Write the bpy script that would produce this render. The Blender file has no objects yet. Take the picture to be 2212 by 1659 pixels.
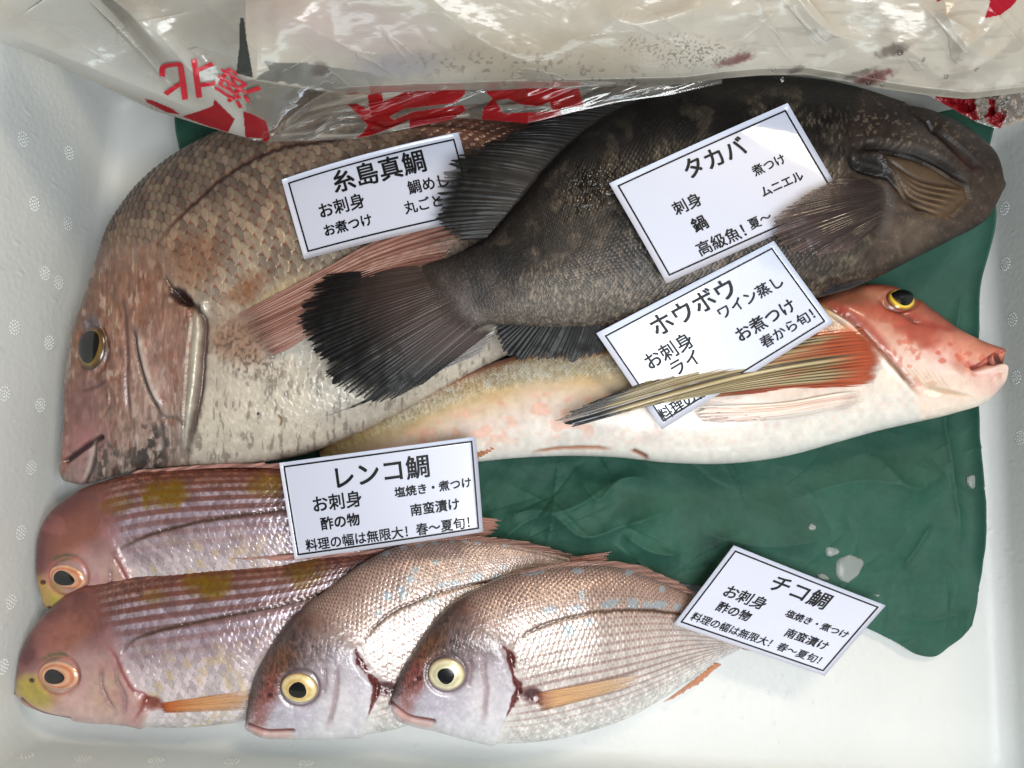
import bpy, math, random
import numpy as np

# ------------------------------------------------------------------ camera, world, lights
SC = bpy.context.scene
COL = SC.collection
CAM_H, CAM_T, FPX, CX, CY = 0.56, math.radians(9.0), 1736.0, 1106.0, 829.5
cam = bpy.data.cameras.new('camera'); cam_o = bpy.data.objects.new('camera', cam); COL.objects.link(cam_o)
cam.sensor_fit = 'HORIZONTAL'; cam.sensor_width = 36.0; cam.lens = 36.0 * FPX / 2212.0
cam.clip_start = 0.01; cam.clip_end = 50
cam_o.location = (0, 0, CAM_H); cam_o.rotation_euler = (CAM_T, 0, 0)
SC.camera = cam_o
SC.view_settings.view_transform = 'Standard'; SC.view_settings.look = 'None'
SC.view_settings.exposure = 0.0; SC.view_settings.gamma = 1.0; SC.view_settings.use_curve_mapping = False
SC.render.engine = 'CYCLES'
SC.cycles.use_denoising = True
SC.cycles.max_bounces = 8; SC.cycles.transparent_max_bounces = 16
SC.cycles.sample_clamp_indirect = 4.0

W = bpy.data.worlds.new('World'); SC.world = W; W.use_nodes = True
wn, wl = W.node_tree.nodes, W.node_tree.links
bg = wn['Background']; bg.inputs['Strength'].default_value = 0.135
tc = wn.new('ShaderNodeTexCoord'); sp = wn.new('ShaderNodeSeparateXYZ'); rmp = wn.new('ShaderNodeValToRGB')
mr = wn.new('ShaderNodeMapRange'); mr.inputs['From Min'].default_value = -1; mr.inputs['From Max'].default_value = 1
wl.new(tc.outputs['Generated'], sp.inputs[0]); wl.new(sp.outputs['Y'], mr.inputs['Value']); wl.new(mr.outputs[0], rmp.inputs[0])
rmp.color_ramp.elements[0].color = (0.80, 0.94, 1.06, 1); rmp.color_ramp.elements[1].color = (0.92, 0.70, 0.45, 1)
wl.new(rmp.outputs[0], bg.inputs['Color'])

def area(name, loc, target, sx, sy, power, color):
    l = bpy.data.lights.new(name, 'AREA'); l.shape = 'RECTANGLE'; l.size = sx; l.size_y = sy; l.energy = power; l.color = color
    o = bpy.data.objects.new(name, l); COL.objects.link(o); o.location = loc
    from mathutils import Vector
    o.rotation_euler = (Vector(target) - Vector(loc)).to_track_quat('-Z', 'Y').to_euler()
    return o
area('window_light', (0.16, -0.17, 0.76), (0.05, -0.03, 0.0), 0.34, 0.34, 6.5, (0.95, 0.985, 1.0))
area('front_wall_fill', (0.15, -1.05, 0.30), (0.05, -0.15, 0.06), 1.1, 0.35, 9.0, (0.82, 0.96, 1.0))  # unseen fill light, added to make the front foam wall glow
area('ceiling_lamp', (0.72, 1.02, 1.55), (0.1, 0.1, 0.05), 0.56, 0.22, 13.0, (1.0, 0.82, 0.60))

# ------------------------------------------------------------------ projection helpers (2212 x 1659 sketch units)
CT, ST = math.cos(CAM_T), math.sin(CAM_T)
def unp(px, py, z):
    px, py, z = np.broadcast_arrays(np.asarray(px, float), np.asarray(py, float), np.asarray(z, float))
    x = (px - CX) / FPX; y = (CY - py) / FPX
    dy = y * CT + ST; dz = y * ST - CT
    k = (z - CAM_H) / dz
    return np.stack([x * k, dy * k, z], -1)
def proj(P):
    X, Y, Z = P[..., 0], P[..., 1], P[..., 2] - CAM_H
    yc = Y * CT + Z * ST; zc = -Y * ST + Z * CT
    return CX + FPX * X / -zc, CY - FPX * yc / -zc

# ------------------------------------------------------------------ numeric helpers
def lin(c):
    c = np.clip(np.asarray(c, float), 0, 1)
    return np.where(c <= 0.04045, c / 12.92, ((c + 0.055) / 1.055) ** 2.4)
def c255(*c): return np.array(c, float) / 255.0
def hsh(x, y, seed):
    x = x.astype(np.int64); y = y.astype(np.int64)
    h = (x * 374761393 + y * 668265263 + seed * 1442695041) & 0xFFFFFFFF
    h = ((h ^ (h >> 13)) * 1274126177) & 0xFFFFFFFF
    h = ((h ^ (h >> 16)) * 2246822519) & 0xFFFFFFFF
    return ((h ^ (h >> 15)) & 0xFFFFFF) / float(0xFFFFFF)
def vnoise(x, y, seed=0):
    x = np.asarray(x, float); y = np.asarray(y, float)
    xi, yi = np.floor(x), np.floor(y); fx, fy = x - xi, y - yi
    fx = fx * fx * (3 - 2 * fx); fy = fy * fy * (3 - 2 * fy)
    a, b = hsh(xi, yi, seed), hsh(xi + 1, yi, seed); c, d = hsh(xi, yi + 1, seed), hsh(xi + 1, yi + 1, seed)
    return (a + (b - a) * fx) * (1 - fy) + (c + (d - c) * fx) * fy
def fbm(x, y, sc, seed=0, octv=4):
    v = 0; a = 1; t = 0
    for k in range(octv):
        v = v + a * vnoise(np.asarray(x) / sc * 2 ** k, np.asarray(y) / sc * 2 ** k, seed + 17 * k); t += a; a *= 0.5
    return v / t
def sstep(a, b, x):
    u = np.clip((np.asarray(x, float) - a) / (b - a), 0, 1); return u * u * (3 - 2 * u)
def curve(pts, n, closed=False):
    """smooth curve through points of any dimension, n samples evenly along it"""
    P = np.asarray(pts, float)
    d = np.r_[0, np.cumsum(np.maximum(np.linalg.norm(np.diff(P[:, :2], axis=0), axis=1), 1e-6))]
    m = np.gradient(P, d, axis=0) if len(P) > 2 else np.repeat((P[1:] - P[:1]) / d[-1], len(P), 0)
    t = np.linspace(0, d[-1], n)
    i = np.clip(np.searchsorted(d, t, 'right') - 1, 0, len(P) - 2)
    h = (d[i + 1] - d[i]); u = ((t - d[i]) / h)[:, None]; h = h[:, None]
    return ((1 + 2 * u) * (1 - u) ** 2 * P[i] + u * (1 - u) ** 2 * h * m[i] + u * u * (3 - 2 * u) * P[i + 1] + u * u * (u - 1) * h * m[i + 1])
def pdist(pts, px, py, margin=60, smooth=True):
    """distance, signed side and 0..1 position along a polyline"""
    P = np.asarray(pts, float)
    if smooth and len(P) > 2: P = curve(P, len(P) * 5)
    D = np.full(px.shape, 1e4); S = np.zeros(px.shape); Q = np.zeros(px.shape)
    lo, hi = P.min(0) - margin, P.max(0) + margin
    idx = np.nonzero((px > lo[0]) & (px < hi[0]) & (py > lo[1]) & (py < hi[1]))[0]
    if not len(idx): return D, S, Q
    x, y = px[idx], py[idx]; dd = np.full(x.shape, 1e9); ss = np.zeros(x.shape); qq = np.zeros(x.shape)
    for k in range(len(P) - 1):
        a, e = P[k], P[k + 1] - P[k]; L2 = max(e @ e, 1e-9)
        u = np.clip(((x - a[0]) * e[0] + (y - a[1]) * e[1]) / L2, 0, 1)
        qx, qy = x - a[0] - u * e[0], y - a[1] - u * e[1]; dk = np.hypot(qx, qy)
        b = dk < dd
        dd = np.where(b, dk, dd); ss = np.where(b, np.sign(e[0] * qy - e[1] * qx), ss); qq = np.where(b, (k + u) / (len(P) - 1), qq)
    D[idx] = dd; S[idx] = ss; Q[idx] = qq
    return D, S, Q
def inpoly(pts, px, py):
    P = np.asarray(pts, float); r = np.zeros(px.shape, bool)
    for k in range(len(P)):
        (x1, y1), (x2, y2) = P[k - 1], P[k]
        c = ((y1 > py) != (y2 > py)) & (px < (x2 - x1) * (py - y1) / ((y2 - y1) if abs(y2 - y1) > 1e-9 else 1e-9) + x1)
        r ^= c
    return r
def ramp(t, stops):
    t = np.asarray(t); xs = [s[0] for s in stops]
    return np.stack([np.interp(t, xs, [s[1][k] / 255.0 for s in stops]) for k in range(3)], -1)

# ------------------------------------------------------------------ scene helpers
def tag(o, label=None, cat=None, group=None, kind=None):
    if label: o['label'] = label
    if cat: o['category'] = cat
    if group: o['group'] = group
    if kind: o['kind'] = kind
    return o
def empty(name, loc, label, cat, group=None):
    o = bpy.data.objects.new(name, None); COL.objects.link(o); o.location = loc; o.empty_display_size = 0.02
    return tag(o, label, cat, group)
def mesh_obj(name, verts, faces, mat, parent=None, col=None, attrs=None, smooth=True):
    """faces: an (n,4) / (n,3) int array or a list of arrays; verts are world coordinates"""
    V = np.asarray(verts, float).reshape(-1, 3)
    if parent is not None: V = V - np.array(parent_loc(parent))
    me = bpy.data.meshes.new(name)
    fl = faces if isinstance(faces, list) else [faces]
    fl = [np.asarray(f, np.int32) for f in fl if len(f)]
    loops = np.concatenate([f.ravel() for f in fl]); sizes = np.concatenate([np.full(len(f), f.shape[1], np.int32) for f in fl])
    me.vertices.add(len(V)); me.vertices.foreach_set('co', V.astype(np.float32).ravel())
    me.loops.add(len(loops)); me.loops.foreach_set('vertex_index', loops)
    me.polygons.add(len(sizes)); me.polygons.foreach_set('loop_start', np.r_[0, np.cumsum(sizes)[:-1]].astype(np.int32))
    if smooth: me.polygons.foreach_set('use_smooth', np.ones(len(sizes), bool))
    me.update(calc_edges=True)
    if col is not None:
        c = np.ones((len(V), 4), np.float32); c[:, :3] = lin(col)
        me.color_attributes.new('col', 'FLOAT_COLOR', 'POINT').data.foreach_set('color', c.ravel())
    for k, v in (attrs or {}).items():
        me.attributes.new(k, 'FLOAT', 'POINT').data.foreach_set('value', np.broadcast_to(v, (len(V),)).astype(np.float32))
    me.validate()
    me.materials.append(mat)
    o = bpy.data.objects.new(name, me); COL.objects.link(o)
    if parent is not None: o.parent = parent
    return o
def parent_loc(p):
    l = np.zeros(3)
    while p is not None: l = l + np.array(p.location); p = p.parent
    return l
def grid_faces(n, m, wrap=False, off=0):
    i = np.arange(n - 1)[:, None]; j = np.arange(m if wrap else m - 1)[None, :]
    a = i * m + j; b = i * m + (j + 1) % m
    return np.stack([a, b, b + m, a + m], -1).reshape(-1, 4) + off
def normals(P, wrap=False):
    du = np.gradient(P, axis=0)
    dv = (np.roll(P, -1, 1) - np.roll(P, 1, 1)) if wrap else np.gradient(P, axis=1)
    n = np.cross(du, dv); return n / np.maximum(np.linalg.norm(n, axis=-1, keepdims=True), 1e-12)
def sheet(name, P, mat, parent=None, col=None, attrs=None, thick=0.0004):
    """a closed thin sheet from a grid of points (n,m,3)"""
    n, m = P.shape[:2]; N = normals(P); N = np.where(N[..., 2:3] < 0, -N, N)
    V = np.concatenate([P.reshape(-1, 3), (P - N * thick).reshape(-1, 3)])
    F = grid_faces(n, m); k = n * m
    if (np.cross(P[1, 0] - P[0, 0], P[0, 1] - P[0, 0]))[2] > 0: F = F[:, ::-1]
    G = F[:, ::-1] + k
    r = np.r_[np.arange(m), np.arange(2, n) * m - 1, np.arange(n * m - 1, (n - 1) * m - 1, -1), np.arange(n - 2, 0, -1) * m]
    r2 = np.roll(r, -1); S = np.stack([r, r2, r2 + k, r + k], -1)
    d = lambda a: None if a is None else np.concatenate([a, a])
    return mesh_obj(name, V, np.concatenate([F, G, S]), mat, parent, d(None if col is None else col.reshape(-1, 3)),
                    {q: d(np.broadcast_to(v, (n, m)).ravel()) for q, v in (attrs or {}).items()})

# ------------------------------------------------------------------ materials
def material(name):
    m = bpy.data.materials.new(name); m.use_nodes = True; return m, m.node_tree.nodes, m.node_tree.links, m.node_tree.nodes['Principled BSDF']
def attr(nd, name, out):
    a = nd.new('ShaderNodeAttribute'); a.attribute_name = name; return a.outputs[out]
def skin_mat(name, coat=0.35, bump=0.15, spec=0.5):
    m, nd, lk, b = material(name)
    lk.new(attr(nd, 'col', 'Color'), b.inputs['Base Color']); lk.new(attr(nd, 'met', 'Fac'), b.inputs['Metallic'])
    lk.new(attr(nd, 'rgh', 'Fac'), b.inputs['Roughness'])
    b.inputs['Coat Weight'].default_value = coat; b.inputs['Coat Roughness'].default_value = 0.12
    b.inputs['Specular IOR Level'].default_value = spec
    t = nd.new('ShaderNodeTexCoord'); n = nd.new('ShaderNodeTexNoise'); n.inputs['Scale'].default_value = 420; n.inputs['Detail'].default_value = 4
    lk.new(t.outputs['Object'], n.inputs['Vector']); bu = nd.new('ShaderNodeBump'); bu.inputs['Strength'].default_value = bump; bu.inputs['Distance'].default_value = 0.001
    lk.new(n.outputs['Fac'], bu.inputs['Height']); lk.new(bu.outputs[0], b.inputs['Normal']); lk.new(bu.outputs[0], b.inputs['Coat Normal'])
    return m
def alpha_mat(name, rough=0.35, coat=0.4, spec=0.5):
    m, nd, lk, b = material(name)
    lk.new(attr(nd, 'col', 'Color'), b.inputs['Base Color']); lk.new(attr(nd, 'alp', 'Fac'), b.inputs['Alpha'])
    b.inputs['Roughness'].default_value = rough; b.inputs['Specular IOR Level'].default_value = spec; b.inputs['Coat Weight'].default_value = coat; b.inputs['Coat Roughness'].default_value = 0.1
    return m
def plain(name, c, rough=0.5, metal=0, coat=0, bump=None, spec=0.5):
    m, nd, lk, b = material(name)
    b.inputs['Base Color'].default_value = (*lin(np.array(c) / 255.0), 1); b.inputs['Roughness'].default_value = rough
    b.inputs['Metallic'].default_value = metal; b.inputs['Coat Weight'].default_value = coat; b.inputs['Coat Roughness'].default_value = 0.05; b.inputs['Specular IOR Level'].default_value = spec
    if bump:
        t = nd.new('ShaderNodeTexCoord'); n = nd.new('ShaderNodeTexNoise'); n.inputs['Scale'].default_value = bump[0]; n.inputs['Detail'].default_value = 5
        lk.new(t.outputs['Object'], n.inputs['Vector']); bu = nd.new('ShaderNodeBump'); bu.inputs['Strength'].default_value = bump[1]; bu.inputs['Distance'].default_value = 0.001
        lk.new(n.outputs['Fac'], bu.inputs['Height']); lk.new(bu.outputs[0], b.inputs['Normal'])
    return m
M = {}
M['skin'] = skin_mat('wet_fish_skin', coat=.6, bump=.30); M['skin_dark'] = skin_mat('wet_dark_skin', coat=0.12, bump=0.3, spec=.32)
M['skin_soft'] = skin_mat('smooth_fish_skin', coat=0.4, bump=0.08)
M['fin'] = alpha_mat('fin_membrane')
M['matte_fin'] = alpha_mat('dull_fin_membrane', 0.5, 0.06, .22)
M['wet_fin'] = alpha_mat('wet_fin_membrane', 0.34, 0.45)
M['eye'] = skin_mat('fish_iris', coat=0.8, bump=0.0)
M['pupil'] = plain('fish_pupil', (10, 12, 14), 0.25, coat=0.6, bump=(300, .05))
M['print'] = plain('black_print', (14, 14, 18), 0.5, spec=0.25)
M['card'] = plain('laminated_card', (196, 200, 217), 0.38, coat=0.6, bump=(45, 0.08))
M['red'] = plain('red_print', (170, 22, 38), 0.35)
def eps_mat():
    m, nd, lk, b = material('expanded_polystyrene')
    t = nd.new('ShaderNodeTexCoord'); v = nd.new('ShaderNodeTexVoronoi'); v.inputs['Scale'].default_value = 240
    n = nd.new('ShaderNodeTexNoise'); n.inputs['Scale'].default_value = 14; n.inputs['Detail'].default_value = 5
    lk.new(t.outputs['Object'], v.inputs['Vector']); lk.new(t.outputs['Object'], n.inputs['Vector'])
    cr = nd.new('ShaderNodeValToRGB'); cr.color_ramp.elements[0].position = 0.3; cr.color_ramp.elements[1].position = 0.7
    cr.color_ramp.elements[0].color = (0.84, 0.85, 0.84, 1); cr.color_ramp.elements[1].color = (0.90, 0.91, 0.90, 1)
    lk.new(n.outputs['Fac'], cr.inputs[0]); lk.new(cr.outputs[0], b.inputs['Base Color'])
    bu = nd.new('ShaderNodeBump'); bu.inputs['Strength'].default_value = 0.28; bu.inputs['Distance'].default_value = 0.0007
    lk.new(v.outputs['Distance'], bu.inputs['Height'])
    mp = nd.new('ShaderNodeMapping'); mp.inputs['Scale'].default_value = (1.0, 1.0, 0.45); lk.new(t.outputs['Object'], mp.inputs['Vector'])
    v2 = nd.new('ShaderNodeTexVoronoi'); v2.inputs['Scale'].default_value = 75; lk.new(mp.outputs[0], v2.inputs['Vector'])
    c2 = nd.new('ShaderNodeValToRGB'); c2.color_ramp.elements[0].position = 0.06; c2.color_ramp.elements[1].position = 0.15
    c2.color_ramp.elements[0].color = (1, 1, 1, 1); c2.color_ramp.elements[1].color = (0, 0, 0, 1); lk.new(v2.outputs['Distance'], c2.inputs[0])
    b2 = nd.new('ShaderNodeBump'); b2.inputs['Strength'].default_value = 0.3; b2.inputs['Distance'].default_value = 0.0009
    lk.new(c2.outputs[0], b2.inputs['Height']); lk.new(bu.outputs[0], b2.inputs['Normal']); lk.new(b2.outputs[0], b.inputs['Normal'])
    b.inputs['Roughness'].default_value = 0.42
    tr = nd.new('ShaderNodeBsdfTranslucent'); tr.inputs['Color'].default_value = (0.8, 0.86, 0.86, 1)
    mx = nd.new('ShaderNodeMixShader'); mx.inputs[0].default_value = 0.35
    out = nd['Material Output']; lk.new(b.outputs[0], mx.inputs[1]); lk.new(tr.outputs[0], mx.inputs[2]); lk.new(mx.outputs[0], out.inputs['Surface'])
    return m
M['eps'] = eps_mat()
def film_mat():
    m, nd, lk, b = material('polythene_film')
    c = attr(nd, 'col', 'Color'); a = attr(nd, 'alp', 'Fac')
    lk.new(c, b.inputs['Base Color']); b.inputs['Roughness'].default_value = 0.26; b.inputs['Coat Weight'].default_value = 0.35; b.inputs['Coat Roughness'].default_value = 0.16
    tr = nd.new('ShaderNodeBsdfTranslucent'); lk.new(c, tr.inputs['Color'])
    body = nd.new('ShaderNodeMixShader'); body.inputs[0].default_value = 0.4; lk.new(b.outputs[0], body.inputs[1]); lk.new(tr.outputs[0], body.inputs[2])
    tp = nd.new('ShaderNodeBsdfTransparent'); gl = nd.new('ShaderNodeBsdfGlossy'); gl.inputs['Roughness'].default_value = 0.08
    fr = nd.new('ShaderNodeFresnel'); fr.inputs['IOR'].default_value = 1.45
    clear = nd.new('ShaderNodeMixShader'); lk.new(fr.outputs[0], clear.inputs[0]); lk.new(tp.outputs[0], clear.inputs[1]); lk.new(gl.outputs[0], clear.inputs[2])
    mx = nd.new('ShaderNodeMixShader'); lk.new(a, mx.inputs[0]); lk.new(clear.outputs[0], mx.inputs[1]); lk.new(body.outputs[0], mx.inputs[2])
    lk.new(mx.outputs[0], nd['Material Output'].inputs['Surface'])
    return m
M['film'] = film_mat()
def paper_mat():
    m, nd, lk, b = material('green_parchment_paper')
    lk.new(attr(nd, 'col', 'Color'), b.inputs['Base Color']); b.inputs['Roughness'].default_value = 0.66; b.inputs['Specular IOR Level'].default_value = 0.3
    t = nd.new('ShaderNodeTexCoord'); n = nd.new('ShaderNodeTexNoise'); n.inputs['Scale'].default_value = 900; n.inputs['Detail'].default_value = 3
    lk.new(t.outputs['Object'], n.inputs['Vector']); bu = nd.new('ShaderNodeBump'); bu.inputs['Strength'].default_value = 0.15; bu.inputs['Distance'].default_value = 0.0005
    lk.new(n.outputs['Fac'], bu.inputs['Height']); lk.new(bu.outputs[0], b.inputs['Normal'])
    return m
M['paper'] = paper_mat()
def ice_mat():
    m, nd, lk, b = material('cloudy_ice')
    b.inputs['Base Color'].default_value = (0.97, 1.0, 1.0, 1); b.inputs['Transmission Weight'].default_value = 0.8; b.inputs['Roughness'].default_value = 0.3; b.inputs['IOR'].default_value = 1.31
    return m
M['ice'] = ice_mat()
M['drop'] = plain('water', (255, 255, 255), 0.02); M['drop'].node_tree.nodes['Principled BSDF'].inputs['Transmission Weight'].default_value = 1.0

# ------------------------------------------------------------------ table and foam box
BX, BY, BA, BB, BR = 0.016, 0.064, 0.322, 0.2280, math.radians(-3.0)     # inner floor rectangle
RIM = 0.125
def ring(o, z, rad, n=60):
    """rounded rectangle offset outward by o"""
    a, b = BA + o, BB + o; r = max(rad, 0.002); pts = []
    for cx, cy, st in ((a - r, b - r, 0), (-(a - r), b - r, 90), (-(a - r), -(b - r), 180), (a - r, -(b - r), 270)):
        for k in range(13):
            t = math.radians(st + 90 * k / 12); pts.append((cx + r * math.cos(t), cy + r * math.sin(t)))
    P = np.array(pts); d = []
    for k in range(len(P)):
        q = np.linspace(P[k], P[(k + 1) % len(P)], max(2, int(np.linalg.norm(P[(k + 1) % len(P)] - P[k]) / 0.02) + 1), endpoint=False); d.append(q)
    P = np.concatenate(d); c, s = math.cos(BR), math.sin(BR)
    return np.stack([BX + c * P[:, 0] - s * P[:, 1], BY + s * P[:, 0] + c * P[:, 1], np.full(len(P), z)], -1)
def build_box():
    root = empty('foam_box', (BX, BY, 0), 'white expanded polystyrene fish box holding all the fish, seen from above', 'box')
    rings = []
    FR = 0.014
    base = ring(0, 0, 0.02); NP = len(base)
    def rs(o, z): 
        # keep the same point count: scale from the base ring about box axes
        c, s = math.cos(-BR), math.sin(-BR); q = base[:, :2] - [BX, BY]
        q = np.stack([c * q[:, 0] - s * q[:, 1], s * q[:, 0] + c * q[:, 1]], -1)
        q = q * [(BA + o) / BA, (BB + o) / BB]; c, s = math.cos(BR), math.sin(BR)
        return np.stack([BX + c * q[:, 0] - s * q[:, 1], BY + s * q[:, 0] + c * q[:, 1], np.full(NP, z)], -1)
    for k in range(7):
        t = math.radians(90 * k / 6); rings.append(rs(-FR + FR * math.sin(t), FR * (1 - math.cos(t))))
    dr = 0.055
    for z in np.linspace(FR, RIM - 0.006, 12)[1:]: rings.append(rs((z - FR) * dr, z))
    o1 = (RIM - FR) * dr
    for k in range(1, 5):
        t = math.radians(90 * k / 4); rings.append(rs(o1 + 0.006 * (1 - math.cos(t)), RIM - 0.006 + 0.006 * math.sin(t)))
    rings += [rs(o1 + 0.012, RIM), rs(o1 + 0.0125, RIM + 0.006), rs(o1 + 0.03, RIM + 0.006), rs(o1 + 0.032, RIM + 0.004), rs(o1 + 0.028, -0.02)]
    inner = [rs(-BB * f, 0) * [1, 1, 0] for f in (0.98, 0.8, 0.6, 0.4, 0.25, 0.12)]
    R = np.stack(inner + rings); n = len(R)
    V = np.concatenate([R.reshape(-1, 3), [[BX, BY, 0]]])
    F = grid_faces(n, NP, wrap=True)
    i = np.arange(NP); cap = np.stack([np.full(NP, n * NP), (i + 1) % NP, i], -1)[:, ::-1]
    bot = np.arange((n - 1) * NP, n * NP)[None, :]
    mesh_obj('shell', V, [F[:, ::-1], cap, bot[:, ::-1]], M['eps'], root)
    # moulded vent marks: a disc of raised beads
    beads = [(0, 0)] + [(math.cos(a), math.sin(a)) for a in np.arange(6) * math.pi / 3] + [(2 * math.cos(a), 2 * math.sin(a)) for a in np.arange(12) * math.pi / 6 + 0.1]
    vs, fs = [], []
    r = 0.00085
    for bx, by in beads:
        o = len(vs); vs.append((bx * 0.0021, by * 0.0021, r * 0.8))
        for k in range(8): vs.append((bx * 0.0021 + r * 0.7 * math.cos(k * math.pi / 4), by * 0.0021 + r * 0.7 * math.sin(k * math.pi / 4), r * 0.55))
        for k in range(8): vs.append((bx * 0.0021 + r * 1.05 * math.cos(k * math.pi / 4), by * 0.0021 + r * 1.05 * math.sin(k * math.pi / 4), -0.0002))
        for k in range(8):
            fs.append((o, o, o + 1 + k, o + 1 + (k + 1) % 8)); fs.append((o + 1 + k, o + 9 + k, o + 9 + (k + 1) % 8, o + 1 + (k + 1) % 8))
    tri = np.array([f[1:] for f in fs if f[0] == f[1]]); quad = np.array([f for f in fs if f[0] != f[1]])
    proto = None
    from mathutils import Matrix, Vector
    def place(px, py, side):
        nonlocal proto
        # ray against the sloped wall
        rot = {'L': math.pi, 'R': 0, 'F': -math.pi / 2, 'B': math.pi / 2}[side] + BR
        n = np.array([math.cos(rot), math.sin(rot), 0.0]); half = BA if side in 'LR' else BB
        best = None
        for z in np.linspace(0.016, RIM - 0.01, 260):
            p = unp(px, py, z); d = (p[:2] - [BX, BY]) @ n[:2] - half - (z - FR) * dr
            if best is None or abs(d) < best[0]: best = (abs(d), p)
        if best[0] > 0.0015: return
        nn = Vector((-n[0], -n[1], dr)).normalized()
        rz = nn.to_track_quat('Z', 'Y').to_matrix().to_4x4()
        if proto is None:
            proto = mesh_obj('vent_mark', np.array(vs), [tri, quad], M['eps']); o = proto
        else:
            o = proto.copy(); COL.objects.link(o)
        o.matrix_world = Matrix.Translation(Vector(best[1]) - Vector(root.location)) @ rz
        o.parent = root
    for px, py in ((98, 590), (127, 610), (32, 707), (107, 740), (10, 850), (88, 875), (68, 1010), (46, 1150), (25, 1300), (8, 1440), (75, 440), (147, 483), (50, 300), (150, 330)): place(px, py, 'L')
    for px, py in ((133, 1596), (252, 1601), (398, 1606), (550, 1608), (690, 1612), (840, 1620), (992, 1622), (1180, 1630), (55, 1632), (180, 1638), (337, 1642), (500, 1645), (660, 1648)): place(px, py, 'F')
    for px, py in ((2172, 570), (2187, 690), (2195, 815), (2203, 945), (2170, 450)): place(px, py, 'R')
build_box()
tv = np.array([(-1.2, -0.9, -0.02), (1.2, -0.9, -0.02), (1.2, 1.1, -0.02), (-1.2, 1.1, -0.02), (-1.2, -0.9, -0.05), (1.2, -0.9, -0.05), (1.2, 1.1, -0.05), (-1.2, 1.1, -0.05)])
tv[:, 2] -= 0.0015
tag(mesh_obj('table_top', tv, np.array([(0, 1, 2, 3), (7, 6, 5, 4), (0, 4, 5, 1), (1, 5, 6, 2), (2, 6, 7, 3), (3, 7, 4, 0)]), plain('grey_table', (150, 150, 148), 0.6, bump=(80, 0.2)), smooth=False), kind='structure')

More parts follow.
